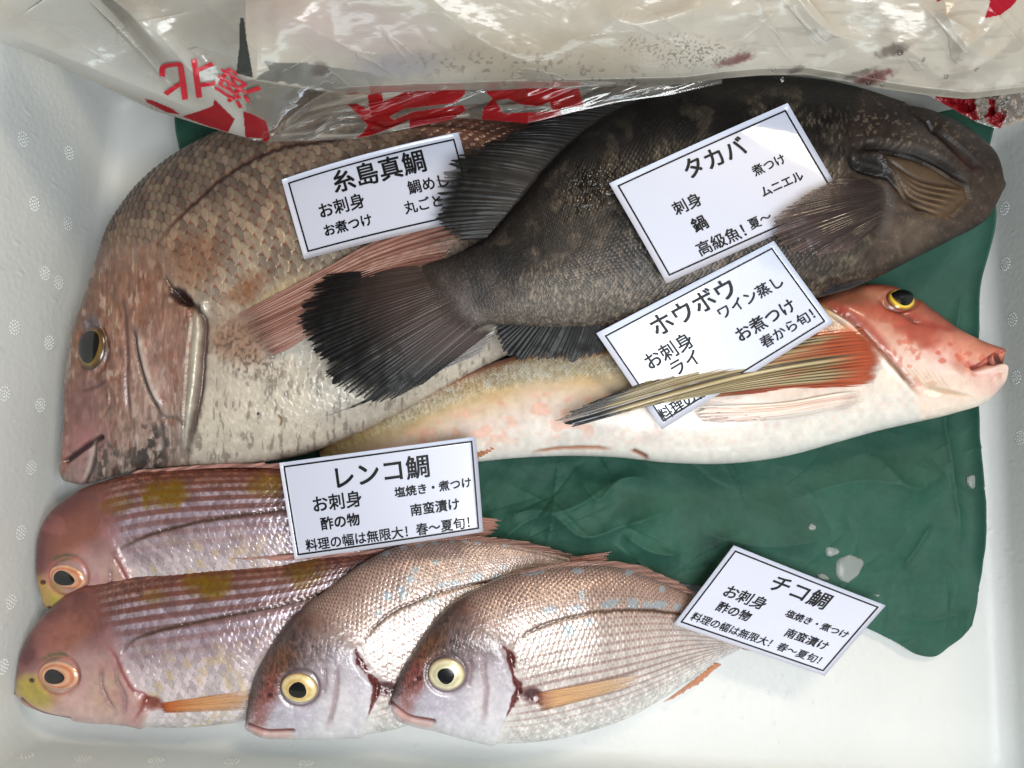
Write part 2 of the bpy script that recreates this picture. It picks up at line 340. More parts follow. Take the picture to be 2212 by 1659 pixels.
# ------------------------------------------------------------------ green paper
def crumple(x, y, amp, sc, seed, n=9):
    rnd = random.Random(seed); h = 0
    for k in range(n):
        a = rnd.uniform(0, math.pi); f = rnd.uniform(0.6, 1.6) / sc; ph = rnd.uniform(0, 1)
        u = (x * math.cos(a) + y * math.sin(a)) * f + ph + 0.55 * (fbm(x, y, sc * 1.6, seed + k, 2) - 0.5)
        tri = np.abs((u % 1.0) - 0.5) * 2
        h = h + amp * (tri - 0.5) * sstep(0.35, 0.65, vnoise(x / (sc * 1.3), y / (sc * 1.3), seed + 40 + k)) / f / n * 1.2 / sc
    return h
def build_paper():
    nu, nv = 560, 420
    u = np.linspace(0, 1, nu); v = np.linspace(0, 1, nv)
    bot = curve([(400, 1130), (700, 1170), (1000, 1200), (1400, 1250), (1650, 1290), (1872, 1356), (1942, 1390), (1990, 1417), (2028, 1420), (2055, 1400), (2090, 1372), (2104, 1353)], nu)
    right = curve([(2090, 230), (2075, 380), (2080, 520), (2088, 700), (2100, 900), (2108, 1050), (2113, 1230), (2110, 1300), (2104, 1353)], nv)
    top = np.stack([np.linspace(402, 2090, nu), np.full(nu, 230.)], -1); left = np.stack([np.full(nv, 402.), np.linspace(230, 1130, nv)], -1)
    U, Vv = np.meshgrid(u, v)                                     # (nv, nu)
    A = top[None] * (1 - Vv[..., None]) + bot[None] * Vv[..., None]
    B = left[:, None] * (1 - U[..., None]) + right[:, None] * U[..., None]
    C = ((1 - U) * (1 - Vv))[..., None] * top[0] + (U * (1 - Vv))[..., None] * top[-1] + ((1 - U) * Vv)[..., None] * bot[0] + (U * Vv)[..., None] * bot[-1]
    Q = A + B - C; px, py = Q[..., 0], Q[..., 1]
    x, y = px.ravel(), py.ravel()
    z = 0.0075 + crumple(x, y, 0.0105, 170, 5) + crumple(x, y, 0.007, 75, 15) * sstep(1600, 1300, x) + 0.002 * (fbm(x, y, 180, 3) - 0.5)
    z = z + 0.010 * np.exp(-(((x - 1420) / 330) ** 2 + ((y - 1120) / 130) ** 2)) + 0.006 * np.exp(-(((x - 1900) / 220) ** 2 + ((y - 1120) / 180) ** 2))
    # folds copied from the sheet: sharp creases
    for pts, hgt, w in (([(1040, 1130), (1180, 1105), (1260, 1160), (1330, 1140), (1450, 1100)], 0.0035, 26), ([(1335, 1150), (1400, 1190), (1470, 1200)], 0.003, 22),
                        ([(1240, 1010), (1290, 1080), (1330, 1040), (1400, 1030)], 0.003, 22), ([(1060, 1190), (1130, 1130), (1250, 1090), (1320, 1040)], 0.0025, 20),
                        ([(2015, 1130), (1990, 1175), (1950, 1230)], -0.0018, 12), ([(1700, 1080), (1850, 1040), (2000, 1060)], 0.0025, 40), ([(1500, 1150), (1660, 1180), (1790, 1160)], 0.002, 30),
                        ([(1940, 1330), (2000, 1340), (2090, 1320)], 0.0015, 18), ([(2060, 620), (2040, 900), (2075, 1200)], 0.002, 14), ([(1880, 980), (1960, 1060), (2050, 1000)], 0.002, 25)):
        d, s, q = pdist(pts, x, y, 120); z = z + 2.3 * hgt * np.exp(-d / w) * np.clip(q * 6, 0, 1) * np.clip((1 - q) * 6, 0, 1)
    for k in range(70):
        rr = random.Random(500 + k); cx, cy = rr.uniform(1000, 2120), rr.uniform(950, 1400); a = rr.uniform(0, math.pi); L = rr.uniform(40, 200) * (1.3 if cx < 1500 else .8)
        d, s, q = pdist([(cx - L * math.cos(a), cy - L * math.sin(a)), (cx + rr.uniform(-15, 15), cy + rr.uniform(-15, 15)), (cx + L * math.cos(a), cy + L * math.sin(a))], x, y, 70, False)
        z = z + rr.choice((-1, 1)) * rr.uniform(.0004, .0016) * (1.5 if cx < 1500 else .8) * np.exp(-d / rr.uniform(6, 26)) * np.where(s > 0, 1, .45) * np.clip(q * 4, 0, 1) * np.clip((1 - q) * 4, 0, 1)
    edge = np.clip((1 - U.ravel()) * 1700, 0, 400)
    z = z + 0.010 * np.exp(-edge / 22) * sstep(1330, 1150, y) + 0.03 * sstep(800, 480, y) * sstep(1850, 2080, x) + 0.004 * np.sin(y / 37) * np.exp(-edge / 60) * sstep(900, 600, y)
    z = z + 0.02 * np.exp(-((px[:, 0][:, None] * 0 + px).ravel() - 402) / 30) * sstep(420, 300, y)
    z = np.maximum(z, 0.003)
    P = unp(px, py, 0.01); P[..., 2] = z.reshape(px.shape)
    n = fbm(x, y, 90, 9, 5); f = fbm(x, y, 9, 12, 3)
    col = c255(40, 81, 68)[None] * (0.86 + 0.22 * n + 0.12 * (f - 0.5))[:, None]
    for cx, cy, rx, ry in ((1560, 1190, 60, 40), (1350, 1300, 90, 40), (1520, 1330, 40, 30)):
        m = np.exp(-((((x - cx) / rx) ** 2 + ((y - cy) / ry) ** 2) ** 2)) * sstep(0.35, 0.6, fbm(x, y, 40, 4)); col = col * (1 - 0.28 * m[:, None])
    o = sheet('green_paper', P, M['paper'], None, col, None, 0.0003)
    tag(o, 'crumpled dark green wrapping paper spread on the box floor under the large fish', 'paper')
build_paper()

# ------------------------------------------------------------------ fish
class Paint:
    def __init__(s, px, py, S, T, U, V): 
        s.px, s.py, s.S, s.T, s.U, s.V = px, py, S, T, U, V
        n = len(px); s.n = n; s.col = np.zeros((n, 3)); s.disp = np.zeros(n); s.met = np.zeros(n); s.rgh = np.full(n, 0.42)
    def mix(s, m, c, a=1.0):
        m = np.clip(np.asarray(m) * a, 0, 1)[:, None]; s.col = s.col * (1 - m) + np.asarray(c) * m
    def mul(s, m, f):
        s.col = s.col * (1 + (f - 1) * np.asarray(m))[:, None]
    def blob(s, cx, cy, rx, ry, ang=0, soft=0.35, rough=0.25, seed=1):
        a = math.radians(ang); x, y = s.px - cx, s.py - cy
        u = (x * math.cos(a) + y * math.sin(a)) / rx; v = (-x * math.sin(a) + y * math.cos(a)) / ry
        r = np.hypot(u, v) + rough * (fbm(s.px, s.py, max(6, min(rx, ry) * 0.8), seed, 3) - 0.5) * 2
        return 1 - sstep(1 - soft, 1 + soft, r)
    def line(s, pts, w, c=None, amt=1.0, depth=0.0, dw=None, taper=True, wob=0.0):
        d, sg, q = pdist(pts, s.px, s.py)
        if wob: d = np.abs(d * np.where(sg == 0, 1, sg) + wob * (fbm(s.px, s.py, 14, 5, 3) - 0.5) * 2)
        tp = np.clip(q * 7, 0.0, 1) * np.clip((1 - q) * 7, 0.0, 1) if taper else 1.0
        tp = np.where(d < 1e3, tp, 0)
        if c is not None: s.mix(np.exp(-(d / w) ** 2) * (0.25 + 0.75 * tp) * (d < 1e3), c, amt)
        if depth: s.disp -= depth * np.exp(-(d / (dw or w)) ** 2) * tp
        return d, sg, q
    def flap(s, pts, h, w, side):
        """a plate edge: raised on one side of the line, dropping sharply across it"""
        d, sg, q = pdist(pts, s.px, s.py, 90); tp = np.clip(q * 5, 0, 1) * np.clip((1 - q) * 5, 0, 1) * (d < 1e3)
        s.disp += h * tp * np.where(sg * side > 0, np.exp(-d / w), 0)
def scales(U, V, wob=0.5):
    U = U + wob * 2 * (fbm(U, V, 9, 71, 3) - .5) * 2; V = V + wob * (fbm(U, V, 7, 72, 3) - .5) * 2; U = U + .25 * (vnoise(U, V, 73) - .5); V = V + .25 * (vnoise(U, V, 74) - .5)
    """overlapping staggered scales: returns position along the scale, distance to rim, random per scale"""
    X = U * 0.5; Y = V * 0.5; bx = np.full(U.shape, 1e9); rel = np.zeros(U.shape); rim = np.zeros(U.shape); rnd = np.zeros(U.shape); lat = np.zeros(U.shape)
    j0 = np.round(Y * 2)
    for dj in (-1, 0, 1):
        j = j0 + dj; off = 0.5 * (np.abs(j) % 2); i0 = np.round(X - off)
        for di in (-1, 0, 1):
            i = i0 + di; cx = i + off; cy = j * 0.5; dx, dy = X - cx, Y - cy; r = np.hypot(dx * 0.95, dy * 1.12)
            b = (r < 0.62) & (cx < bx)
            bx = np.where(b, cx, bx); rel = np.where(b, dx / 0.62, rel); rim = np.where(b, 0.62 - r, rim); rnd = np.where(b, hsh(i, j, 3), rnd); lat = np.where(b, dy / 0.62, lat)
    return rel, rim, rnd, lat

class Surf:
    def __init__(s, px, py, P, N): s.px, s.py, s.P, s.N = px, py, P, N
    def at(s, qx, qy):
        qx = np.asarray(qx, float).ravel(); qy = np.asarray(qy, float).ravel()
        m = (s.px > qx.min() - 12) & (s.px < qx.max() + 12) & (s.py > qy.min() - 12) & (s.py < qy.max() + 12)
        px, py, P, N = s.px[m], s.py[m], s.P[m], s.N[m]
        out = np.zeros((len(qx), 3)); on = np.zeros((len(qx), 3))
        for a in range(0, len(qx), 256):
            d = (qx[a:a + 256, None] - px) ** 2 + (qy[a:a + 256, None] - py) ** 2
            k = np.argpartition(d, 6, axis=1)[:, :6]; dk = np.take_along_axis(d, k, 1); w = 1 / (dk + 0.5); w /= w.sum(1, keepdims=True)
            out[a:a + 256] = (P[k] * w[..., None]).sum(1); on[a:a + 256] = (N[k] * w[..., None]).sum(1)
        # move sideways to the exact ray so the outline stays smooth
        q = unp(qx, qy, out[:, 2]); on /= np.linalg.norm(on, axis=1, keepdims=True)
        return q, on
def build_fish(name, label, pairs, zst, thk, rows, paint, mat, res=(420, 220), nb=36, group=None, warp=None, gam=1.32):
    ns, nt = res; K = np.array([(d[0], d[1], v[0], v[1]) for d, v in pairs], float)
    mid = np.c_[0.5 * (K[:, 0] + K[:, 2]), 0.5 * (K[:, 1] + K[:, 3])]
    step = 0.34 * np.linalg.norm(np.diff(mid, axis=0), axis=1) + 0.33 * np.linalg.norm(np.diff(K[:, :2], axis=0), axis=1) + 0.33 * np.linalg.norm(np.diff(K[:, 2:], axis=0), axis=1)
    d = np.r_[0, np.cumsum(step)]; m = np.gradient(K, d, axis=0); t = np.linspace(0, 1, ns); t = (t * 0.82 + 0.18 * t ** 2) * d[-1]
    i = np.clip(np.searchsorted(d, t, 'right') - 1, 0, len(K) - 2); h = d[i + 1] - d[i]; u = ((t - d[i]) / h)[:, None]; h = h[:, None]
    R = (1 + 2 * u) * (1 - u) ** 2 * K[i] + u * (1 - u) ** 2 * h * m[i] + u * u * (3 - 2 * u) * K[i + 1] + u * u * (u - 1) * h * m[i + 1]
    s = t / d[-1]
    wid = np.hypot(R[:, 2] - R[:, 0], R[:, 3] - R[:, 1])
    th = np.r_[np.linspace(0, math.pi, nt), np.linspace(math.pi, 2 * math.pi, nb + 2)[1:-1]]; nq = len(th)
    lat = (1 - np.cos(th)) / 2
    zz = np.array(zst); zD = np.interp(s, zz[:, 0], zz[:, 1]); zV = np.interp(s, zz[:, 0], zz[:, 2])
    zr = zD[:, None] * (1 - lat) + zV[:, None] * lat
    tk = np.array(thk); Tm = np.interp(s, tk[:, 0], tk[:, 1])
    k9 = np.ones(25) / 25; Tm = np.convolve(np.pad(Tm, 12, 'edge'), k9, 'valid')
    sn = np.sin(th); hh = np.where(sn >= 0, np.abs(sn) ** 0.92, -0.8 * np.abs(sn) ** 1.1)
    px0 = R[:, 0:1] * (1 - lat) + R[:, 2:3] * lat; py0 = R[:, 1:2] * (1 - lat) + R[:, 3:4] * lat
    if warp: px0, py0 = warp(px0, py0, s[:, None], lat[None])
    P = unp(px0, py0, zr); P[..., 2] += Tm[:, None] * hh
    P[..., 2] = np.maximum(P[..., 2], 0.0035)
    cell = np.maximum(wid, 0.42 * wid.max()); Uu = np.r_[0, np.cumsum(np.diff(t) / (0.5 * (cell[1:] + cell[:-1])))] * rows
    N = normals(P, wrap=True); cen = P.mean(1, keepdims=True); sgn = np.sign((N * (P - cen)).sum(-1)[ns // 4: -ns // 4].mean()); N = N * sgn
    px, py = proj(P); TT = np.where(th <= math.pi, th / math.pi, (2 * math.pi - th) / math.pi)
    g = lambda a: np.broadcast_to(a, (ns, nq)).ravel().astype(float)
    pt = Paint(px.ravel(), py.ravel(), g(s[:, None]), g(TT[None]), g(Uu[:, None]), g((TT * rows)[None]))
    paint(pt)
    pt.col = np.clip(pt.col, 0, 1); pt.col = .5 * pt.col * (np.maximum(pt.col.mean(1), .02) ** (gam - 1))[:, None] + .5 * pt.col ** gam
    pt.disp += .0022 * (fbm(pt.px, pt.py, 120, len(label), 3) - .5) * sstep(0, .12, pt.T) * sstep(1, .88, pt.T)
    P2 = P + N * pt.disp.reshape(ns, nq)[..., None]
    c0, c1 = P2[0].mean(0), P2[-1].mean(0)
    V = np.concatenate([P2.reshape(-1, 3), [c0, c1]]); F = grid_faces(ns, nq, wrap=True)
    a = np.arange(nq); b = (a + 1) % nq; L = (ns - 1) * nq
    f0 = np.stack([np.full(nq, ns * nq), b, a], -1); f1 = np.stack([np.full(nq, ns * nq + 1), L + a, L + b], -1)
    if sgn < 0: F, f0, f1 = F[:, ::-1], f0[:, ::-1], f1[:, ::-1]
    cc = np.concatenate([pt.col, [pt.col[0], pt.col[-1]]]); e2 = lambda q: np.r_[q, q[0], q[-1]]
    base = P2[ns // 3].mean(0); zlow = P2[..., 2].min()
    root = empty(name, (base[0], base[1], zlow), label, 'fish', group)
    mesh_obj('body', V, [F, f0, f1], mat, root, cc, {'met': e2(pt.met), 'rgh': e2(pt.rgh)})
    N2 = normals(P2, wrap=True) * sgn
    up = np.zeros((ns, nq), bool); up[:, :nt] = True
    q = up.ravel(); qx, qy = proj(P2)
    return root, Surf(qx.ravel()[q], qy.ravel()[q], P2.reshape(-1, 3)[q], N2.reshape(-1, 3)[q])
def eye(root, sf, cx, cy, rx, ry, ang, iris, prx, pry, h=0.0035, poff=(0, 0), pang=None):
    """iris: list of (radius, colour) stops"""
    a = math.radians(ang); nr, na = 22, 64
    r = np.linspace(0, 1, nr)[:, None]; t = np.linspace(0, 2 * math.pi, na, endpoint=False)[None]
    def disc(cx, cy, rx, ry, a):
        x = rx * r * np.cos(t); y = ry * r * np.sin(t); return cx + x * math.cos(a) - y * math.sin(a), cy + x * math.sin(a) + y * math.cos(a)
    qx, qy = disc(cx, cy, rx, ry, a); S, N = sf.at(qx, qy)
    c = N.mean(0); c /= np.linalg.norm(c); rr = np.broadcast_to(r, (nr, na)).ravel()
    # smooth plane fit so the ball is round
    X = np.c_[qx.ravel() - cx, qy.ravel() - cy, np.ones(nr * na)]; sol = np.linalg.lstsq(X, S[:, 2], rcond=None)[0]
    B = unp(qx.ravel(), qy.ravel(), X @ sol)
    P = B + c * (h * np.sqrt(np.clip(1 - 0.96 * rr ** 2, 0, 1)) - 0.0009)[:, None]
    ncol = ramp(rr, iris) * (0.92 + 0.16 * fbm(qx.ravel(), qy.ravel(), 7, 3, 3))[:, None]
    F = grid_faces(nr, na, wrap=True)
    o = mesh_obj('eye', P, F, M['eye'], root, ncol, {'met': 0.15 * np.ones(nr * na), 'rgh': np.full(nr * na, 0.3)})
    qx, qy = disc(cx + poff[0], cy + poff[1], prx, pry, math.radians(pang if pang is not None else ang))
    wob = 1 + 0.05 * np.sin(3 * t + cx) * r; qx = cx + poff[0] + (qx - cx - poff[0]) * wob; qy = cy + poff[1] + (qy - cy - poff[1]) * wob
    X = np.c_[qx.ravel() - cx, qy.ravel() - cy, np.ones(nr * na)]; B = unp(qx.ravel(), qy.ravel(), X @ sol)
    e = np.hypot((qx - cx) / rx, (qy - cy) / ry).ravel()
    P = B + c * (h * np.sqrt(np.clip(1 - 0.9 * e ** 2, 0.02, 1)) - 0.0009 + 0.0005)[:, None]
    mesh_obj('pupil', P, F, M['pupil'], o)
def fin(name, root, base, tip, rays, colf, mat='fin', bulge=0.0, rag=0.12, seed=1, ridge=0.0005, nq=46, per=7, label=None, alpha=0.95, wave=0.0, thick=0.0005, sf=None, lift=.0006, fade=.07, bow=0.0):
    """base and tip edges are (px, py, z) polylines; rays run from one to the other"""
    n = rays * per + 1; A, B = curve(base, n), curve(tip, n); k = np.arange(n) / per
    k = k + .5 * (vnoise(k * .6, k * 0 + seed, 5) - .5) * 2
    L = 1 - rag * (.75 * fbm(k * .5, k * 0, 1.0, seed + 50, 3) + .5 * vnoise(k * 2.6, k * 0 + 3, seed) + .35 * np.abs(np.sin(math.pi * k)) * vnoise(k * .8, k * 0 + 9, seed))
    amp = .35 + .65 * vnoise(k * .9, k * 0 + 7, seed + 8)
    q = np.linspace(0, 1, nq)
    E = A[:, None] + (B - A)[:, None] * (q[None, :, None] * L[:, None, None])
    x, y = E[..., 0], E[..., 1]
    if wave or bow:
        dn = B[:, :2] - A[:, :2]; nn = np.stack([-dn[:, 1], dn[:, 0]], -1) / np.maximum(np.linalg.norm(dn, axis=1), 1)[:, None]
        w = wave * (np.sin(q * 5 + seed)[None] * (q ** 1.2)[None] + 0.5 * (fbm(np.repeat(k[:, None], nq, 1) * 3, np.repeat(q[None] * 60, n, 0), 12, seed) - 0.5) * q[None]) + bow * np.sin(np.pi * q)[None] * (1.15 - .95 * np.arange(n) / (n - 1))[:, None]
        x = x + nn[:, 0:1] * w; y = y + nn[:, 1:2] * w
    Z = E[..., 2]
    if sf is not None:
        S, _ = sf.at(x.ravel(), y.ravel()); Z = np.maximum(Z, S[:, 2].reshape(x.shape) + lift * sstep(0, .1, q)[None] - .0012 * sstep(.06, 0, q)[None])
    P = unp(x, y, Z)
    prof = (np.cos(2 * math.pi * k) * amp)[:, None] * (1 - 0.5 * q)[None] * sstep(0, .08, q)[None]
    P[..., 2] += ridge * prof + bulge * np.sin(np.pi * np.minimum(q * 1.0, 1))[None] * np.sin(np.pi * np.arange(n) / (n - 1))[:, None]
    P[..., 2] += 0.0008 * (fbm(x, y, 40, seed + 3, 3) - 0.5) * 2 * q[None]
    R = np.broadcast_to((np.arange(n) / (n - 1))[:, None], (n, nq)).ravel(); Q = np.broadcast_to(q[None], (n, nq)).ravel()
    col, alp = colf(R, Q, x.ravel(), y.ravel(), np.broadcast_to((np.cos(2 * math.pi * k) * amp)[:, None], (n, nq)).ravel())
    gap = np.broadcast_to(np.abs(np.sin(math.pi * k))[:, None], (n, nq)).ravel() * vnoise(R * rays * 1.3, Q * 2, seed + 2)
    alp = np.broadcast_to(alp, (n * nq,)) * (1 - .85 * sstep(.80, 1, Q) * sstep(.12, .6, gap + .35 * fbm(R * rays * 3, Q * 3, 1, seed, 2) - .2))
    alp = alp * sstep(-.01, fade, Q + .5 * fade * (fbm(R * rays * .8, Q * 4, 1, seed + 31, 2) - .5))
    o = sheet(name, P, M[mat], root, np.clip(col, 0, 1), {'alp': (np.broadcast_to(alp, (n * nq,)) * 1.0).reshape(n, nq)}, thick)
    if label: o['label'] = label
    return o
def striate(R, Q, x, y, seed=0, f=55.0, g=3.0): return fbm(R * f, Q * g, 1.0, seed, 3)

# ------------------------------------------------------------------ the small sea breams
def paint_bream(kind, F):
    ren = kind == 'yellow'
    def f(p):
        x, y, T = p.px, p.py, p.T
        n1 = fbm(x, y, 60, F['seed'], 4); n2 = fbm(x, y, 11, F['seed'] + 5, 3); tj = T + 0.10 * (n1 - 0.5)
        if ren: p.col = ramp(tj, [(0, (106, 50, 46)), (.1, (126, 70, 58)), (.22, (136, 88, 76)), (.36, (146, 110, 112)), (.46, (176, 154, 162)), (.58, (214, 200, 204)), (.8, (222, 214, 216)), (1, (226, 222, 220))])
        else: p.col = ramp(tj, [(0, (76, 56, 54)), (.08, (112, 76, 68)), (.2, (144, 106, 94)), (.34, (180, 156, 147)), (.48, (206, 197, 194)), (.62, (220, 214, 212)), (1, (230, 230, 228))])
        d, sg, q = pdist(F['head'], x, y, 4000); hs = pdist(F['head'], np.array([F['snout'][0]]), np.array([F['snout'][1]]), 4000)[1][0]
        sd = d * np.where(sg == hs, 1, -1) + 10 * (n2 - 0.5); hw = 8 + 46 * sstep(.52, .30, T); head = sstep(-hw, hw, sd + hw * .8 * (n1 - .5)); body = 1 - head
        rel, rim, rnd, lat = scales(p.U, p.V)
        sb = body * sstep(10, -40, sd); e = sstep(0.0, 0.10, rim)
        p.mul(sb, 0.90 + 0.16 * rnd); p.mul(sb * (1 - e), 0.80)
        row = np.cos(2 * math.pi * p.V * 0.5)
        if ren:
            band = np.exp(-((T - .33) / .15) ** 2) * sb; k = (.35 + .65 * sstep(-.2, .5, rel)) * sstep(-0.3, 0.6, row)
            p.mix(band * k * (0.55 + 0.45 * rnd), c255(214, 210, 228), 0.9); p.met += 0.4 * band * k  # silvery sheen of the scale rows painted into the base colour
            p.mix(sb * np.exp(-((T - .33) / .16) ** 2) * sstep(0.1, 0.8, -row), c255(130, 80, 72), 0.24)
            up = sb * sstep(.30, .12, T); p.mix(up * k * rnd, c255(206, 150, 110), 0.5); p.met += 0.25 * up * k
            p.mix(sb * sstep(.42, .55, T) * sstep(.6, .9, hsh(np.floor(p.U / 1.7), np.floor(p.V / 1.6), 8)) * sstep(0.2, 0.6, n1), c255(216, 190, 130), 0.35)
            p.mix(sb * sstep(.40, .52, T) * sstep(0.85, 0.6, T) * sstep(0.05, 0.35, -rel), c255(176, 146, 150), 0.55)
        else:
            dot = sb * sstep(0.25, -0.25, rel) * sstep(0.6, 0.15, np.abs(lat)); p.mix(dot * sstep(.60, .30, T) * sstep(-.4, .5, row), c255(118, 58, 46), 0.8)
            p.mix(sb * sstep(0, .8, -row) * sstep(.12, .2, T) * sstep(.85, .6, T), c255(130, 86, 80), .46); p.mix(dot * sstep(.36, .5, T) * sstep(.86, .6, T), c255(196, 158, 150), 0.45)
            p.mix(sb * sstep(0.2, 0.55, rel) * sstep(.55, .2, np.abs(T - .25)), c255(216, 204, 194), 0.6); p.met += 0.22 * sb * sstep(0.2, 0.6, rel) * sstep(.6, .3, T)
        p.disp += sb * (0.00026 * rel - 0.00016 * (1 - e)) * sstep(0, .06, T) * sstep(1, .9, T)
        p.met += 0.18 * sb * sstep(.3, .6, T); p.rgh = 0.38 - 0.10 * sb
        # head
        if ren:
            p.mix(head, ramp(tj, [(0, (106, 46, 46)), (.2, (124, 62, 58)), (.36, (140, 86, 84)), (.48, (182, 148, 146)), (.7, (208, 176, 170)), (1, (216, 196, 192))]))
            hx, hy = F['eye']
            p.mix(head * p.blob(hx - 50, hy + 34, 46, 30, 25, .5), c255(186, 172, 70), .85); p.mix(head * p.blob(hx + 20, hy - 95, 70, 34, -40, .6), c255(170, 104, 66), .5)
            p.mix(head * p.blob(hx + 110, hy + 30, 34, 50, 0, .6), c255(206, 178, 152), .6); p.mix(head * p.blob(hx - 70, hy - 52, 18, 24, 0, .6), c255(110, 50, 66), .7)
            p.mix(head * p.blob(hx - 8, hy - 41, 26, 7, -8, .4), c255(88, 104, 62), .7)
            p.mix(head * sstep(.5, .62, n1), c255(188, 128, 132), .3)
            for cx, cy, rx, ry, a in F['gold']: p.mix(p.blob(cx, cy, rx, ry, -8, .6, .7, int(cx)) * (.55 + .45 * rnd) * (1 - .35 * (1 - e)), c255(142, 110, 12), a)
        else:
            p.mix(head, ramp(tj, [(0, (82, 66, 64)), (.2, (104, 86, 84)), (.36, (136, 118, 120)), (.48, (182, 174, 182)), (.66, (206, 203, 210)), (1, (226, 226, 226))]))
            hx, hy = F['eye']
            p.mix(p.blob(hx - 72, hy + 22, 20, 70, 18, .6, .2) * head, c255(150, 82, 74), .85); p.mix(head * p.blob(hx - 40, hy - 58, 40, 26, -45, .6), c255(126, 84, 58), .7)
            p.mix(head * p.blob(hx - 26, hy + 62, 58, 30, 10, .6), c255(186, 180, 196), .55); p.mix(head * p.blob(hx + 80, hy + 40, 30, 60, 0, .6), c255(222, 216, 218), .5)
            p.mix(head * sstep(.52, .7, n2) * sstep(.45, .3, T), c255(78, 54, 52), .4); p.mix(head * sstep(.5, .75, fbm(x, y, 5, 15, 2)) * sstep(.2, .5, T), c255(228, 222, 228), .3); hs2 = sstep(0, .1, rim); p.mul(head * sstep(.5, .3, T), .8 + .4 * rnd); p.disp += head * sstep(.5, .3, T) * .0002 * rel
            for cx, cy, rx, ry in F['spots']: p.mix(p.blob(cx, cy, rx, ry, -10, .3, .6, int(cx)), c255(160, 176, 186), .75)
        p.disp += 0.0022 * head * np.exp(-np.abs(sd) / 60)
        # nostril, mouth, lateral line, gill plates
        nx, ny = F['nostril']; p.mix(p.blob(nx, ny, 6, 5, 0, .3, 0), c255(90, 32, 30), .9); p.disp -= 0.0006 * p.blob(nx, ny, 7, 6, 0, .5, 0)
        p.line(F['lateral'], 4.0, c255(84, 58, 44), .8, 0.0006, 5, wob=2)
        for pts in F['plates']: p.line(pts, 6.5, c255(138, 110, 116), .45, 0.0011, 6, wob=2.5); p.flap(pts, 0.0008, 16, 1)
        p.line(F['mouth'], 3.4, c255(116, 54, 52), .9, 0.0016, 4.5, taper=False); m2 = np.array(F['mouth']) + [2, 9]
        p.line(m2, 7, c255(222, 176, 164), .6)
        if ren:
            p.line(F['gill'], 4, c255(150, 76, 84), .7, 0.0012, 6, wob=2)
        else:
            d, sg, q = p.line(F['gill'], 1, None, 0, 0.0022, 9)
            w = np.interp(q, [0, .2, .4, .55, .75, 1], [3, 11, 6, 10, 11, 2]); m = sstep(w + 2, w - 3, d + 9 * (n2 - .3)); p.mix(m, c255(104, 34, 32), .85); p.rgh -= 0.15 * m
        ex, ey = F['eye']; p.disp -= 0.0012 * np.exp(-((np.hypot((x - ex) / F['eyer'], (y - ey) / F['eyer']) - 1.02) / .14) ** 2)
        p.mix(np.exp(-((np.hypot((x - ex) / F['eyer'], (y - ey) / F['eyer'] / .93) - 1.05) / .09) ** 2), c255(104, 86, 92) if not ren else c255(190, 120, 104), .7)
        wx, wy = F['pec']; p.mix(p.blob(wx, wy, 22, 15, 10, .5), c255(140, 56, 40) if ren else c255(84, 40, 44), .8); p.disp -= 0.0012 * p.blob(wx, wy, 16, 10, 10, .6)
        p.mul(np.ones(p.n), 0.94 + 0.12 * n2)
    return f
def bream_fins(root, sf, F, z, ren, dorsal, pect, tail=None, anal=None):
    def dcol(R, Q, x, y, c):
        n = striate(R, Q, x, y, 4); b = c255(186, 138, 126) if ren else c255(150, 112, 100)
        return b[None] * (0.8 + .35 * n + .12 * c)[:, None], 0.62 + .3 * (c > .2)
    fin('dorsal_fin', root, *dorsal, rays=11, colf=dcol, rag=.35, seed=F['seed'], ridge=.0006)
    def pcol(R, Q, x, y, c):
        n = striate(R, Q, x, y, 9, 40); base = ramp(Q, [(0, (150, 66, 40)), (.12, (196, 112, 66)), (.4, (216, 158, 106)), (1, (214, 172, 130))] if ren else [(0, (96, 46, 40)), (.10, (160, 104, 70)), (.25, (206, 158, 104)), (1, (204, 170, 134))])
        return base * (0.84 + .3 * n + .07 * c)[:, None], np.clip(0.8 - .5 * Q ** 1.3, 0, 1) * (.8 + .3 * n) * (1 - .5 * sstep(.6, 1, R))
    if pect: fin('pectoral_fin', root, *pect, sf=sf, rays=13, colf=pcol, fade=.16, rag=.16, seed=F['seed'] + 2, ridge=.0003, bulge=.0015)
    def tcol(R, Q, x, y, c):
        n = striate(R, Q, x, y, 2); return c255(196, 140, 124)[None] * (0.75 + .35 * n + .1 * c)[:, None], 0.8 - .3 * Q
    if tail: fin('tail_fin', root, *tail, rays=15, colf=tcol, rag=.2, seed=F['seed'] + 3)
    if anal: fin('anal_fin', root, *anal, rays=9, colf=lambda R, Q, x, y, c: (c255(196, 126, 84)[None] * (0.8 + .3 * striate(R, Q, x, y, 6))[:, None], 0.9 - .3 * Q), rag=.25, seed=F['seed'] + 4)

YEL = [(0, (190, 120, 84)), (.45, (206, 142, 106)), (.6, (218, 174, 144)), (.8, (196, 116, 84)), (.93, (226, 188, 150)), (1, (190, 140, 120))]
F2 = dict(seed=11, snout=(40, 1490), head=[(160, 1250), (187, 1273), (205, 1320), (226, 1365), (255, 1400), (272, 1450), (300, 1495), (316, 1530), (300, 1600)], eye=(127, 1459), eyer=42,
          gold=[(443, 1259, 42, 28, .95), (650, 1236, 40, 26, .6), (335, 1290, 30, 16, .4)], nostril=(68, 1470), lateral=[(263, 1412), (283, 1386), (333, 1366), (400, 1349), (500, 1329), (633, 1302), (720, 1275), (820, 1240)],
          plates=[[(222, 1440), (219, 1475), (233, 1512), (255, 1540)], [(250, 1430), (256, 1470), (270, 1500), (268, 1545)]], mouth=[(44, 1512), (70, 1532), (110, 1546), (150, 1553)],
          gill=[(240, 1396), (255, 1425), (267, 1456), (290, 1489), (313, 1506), (306, 1530), (292, 1552)], pec=(328, 1518))
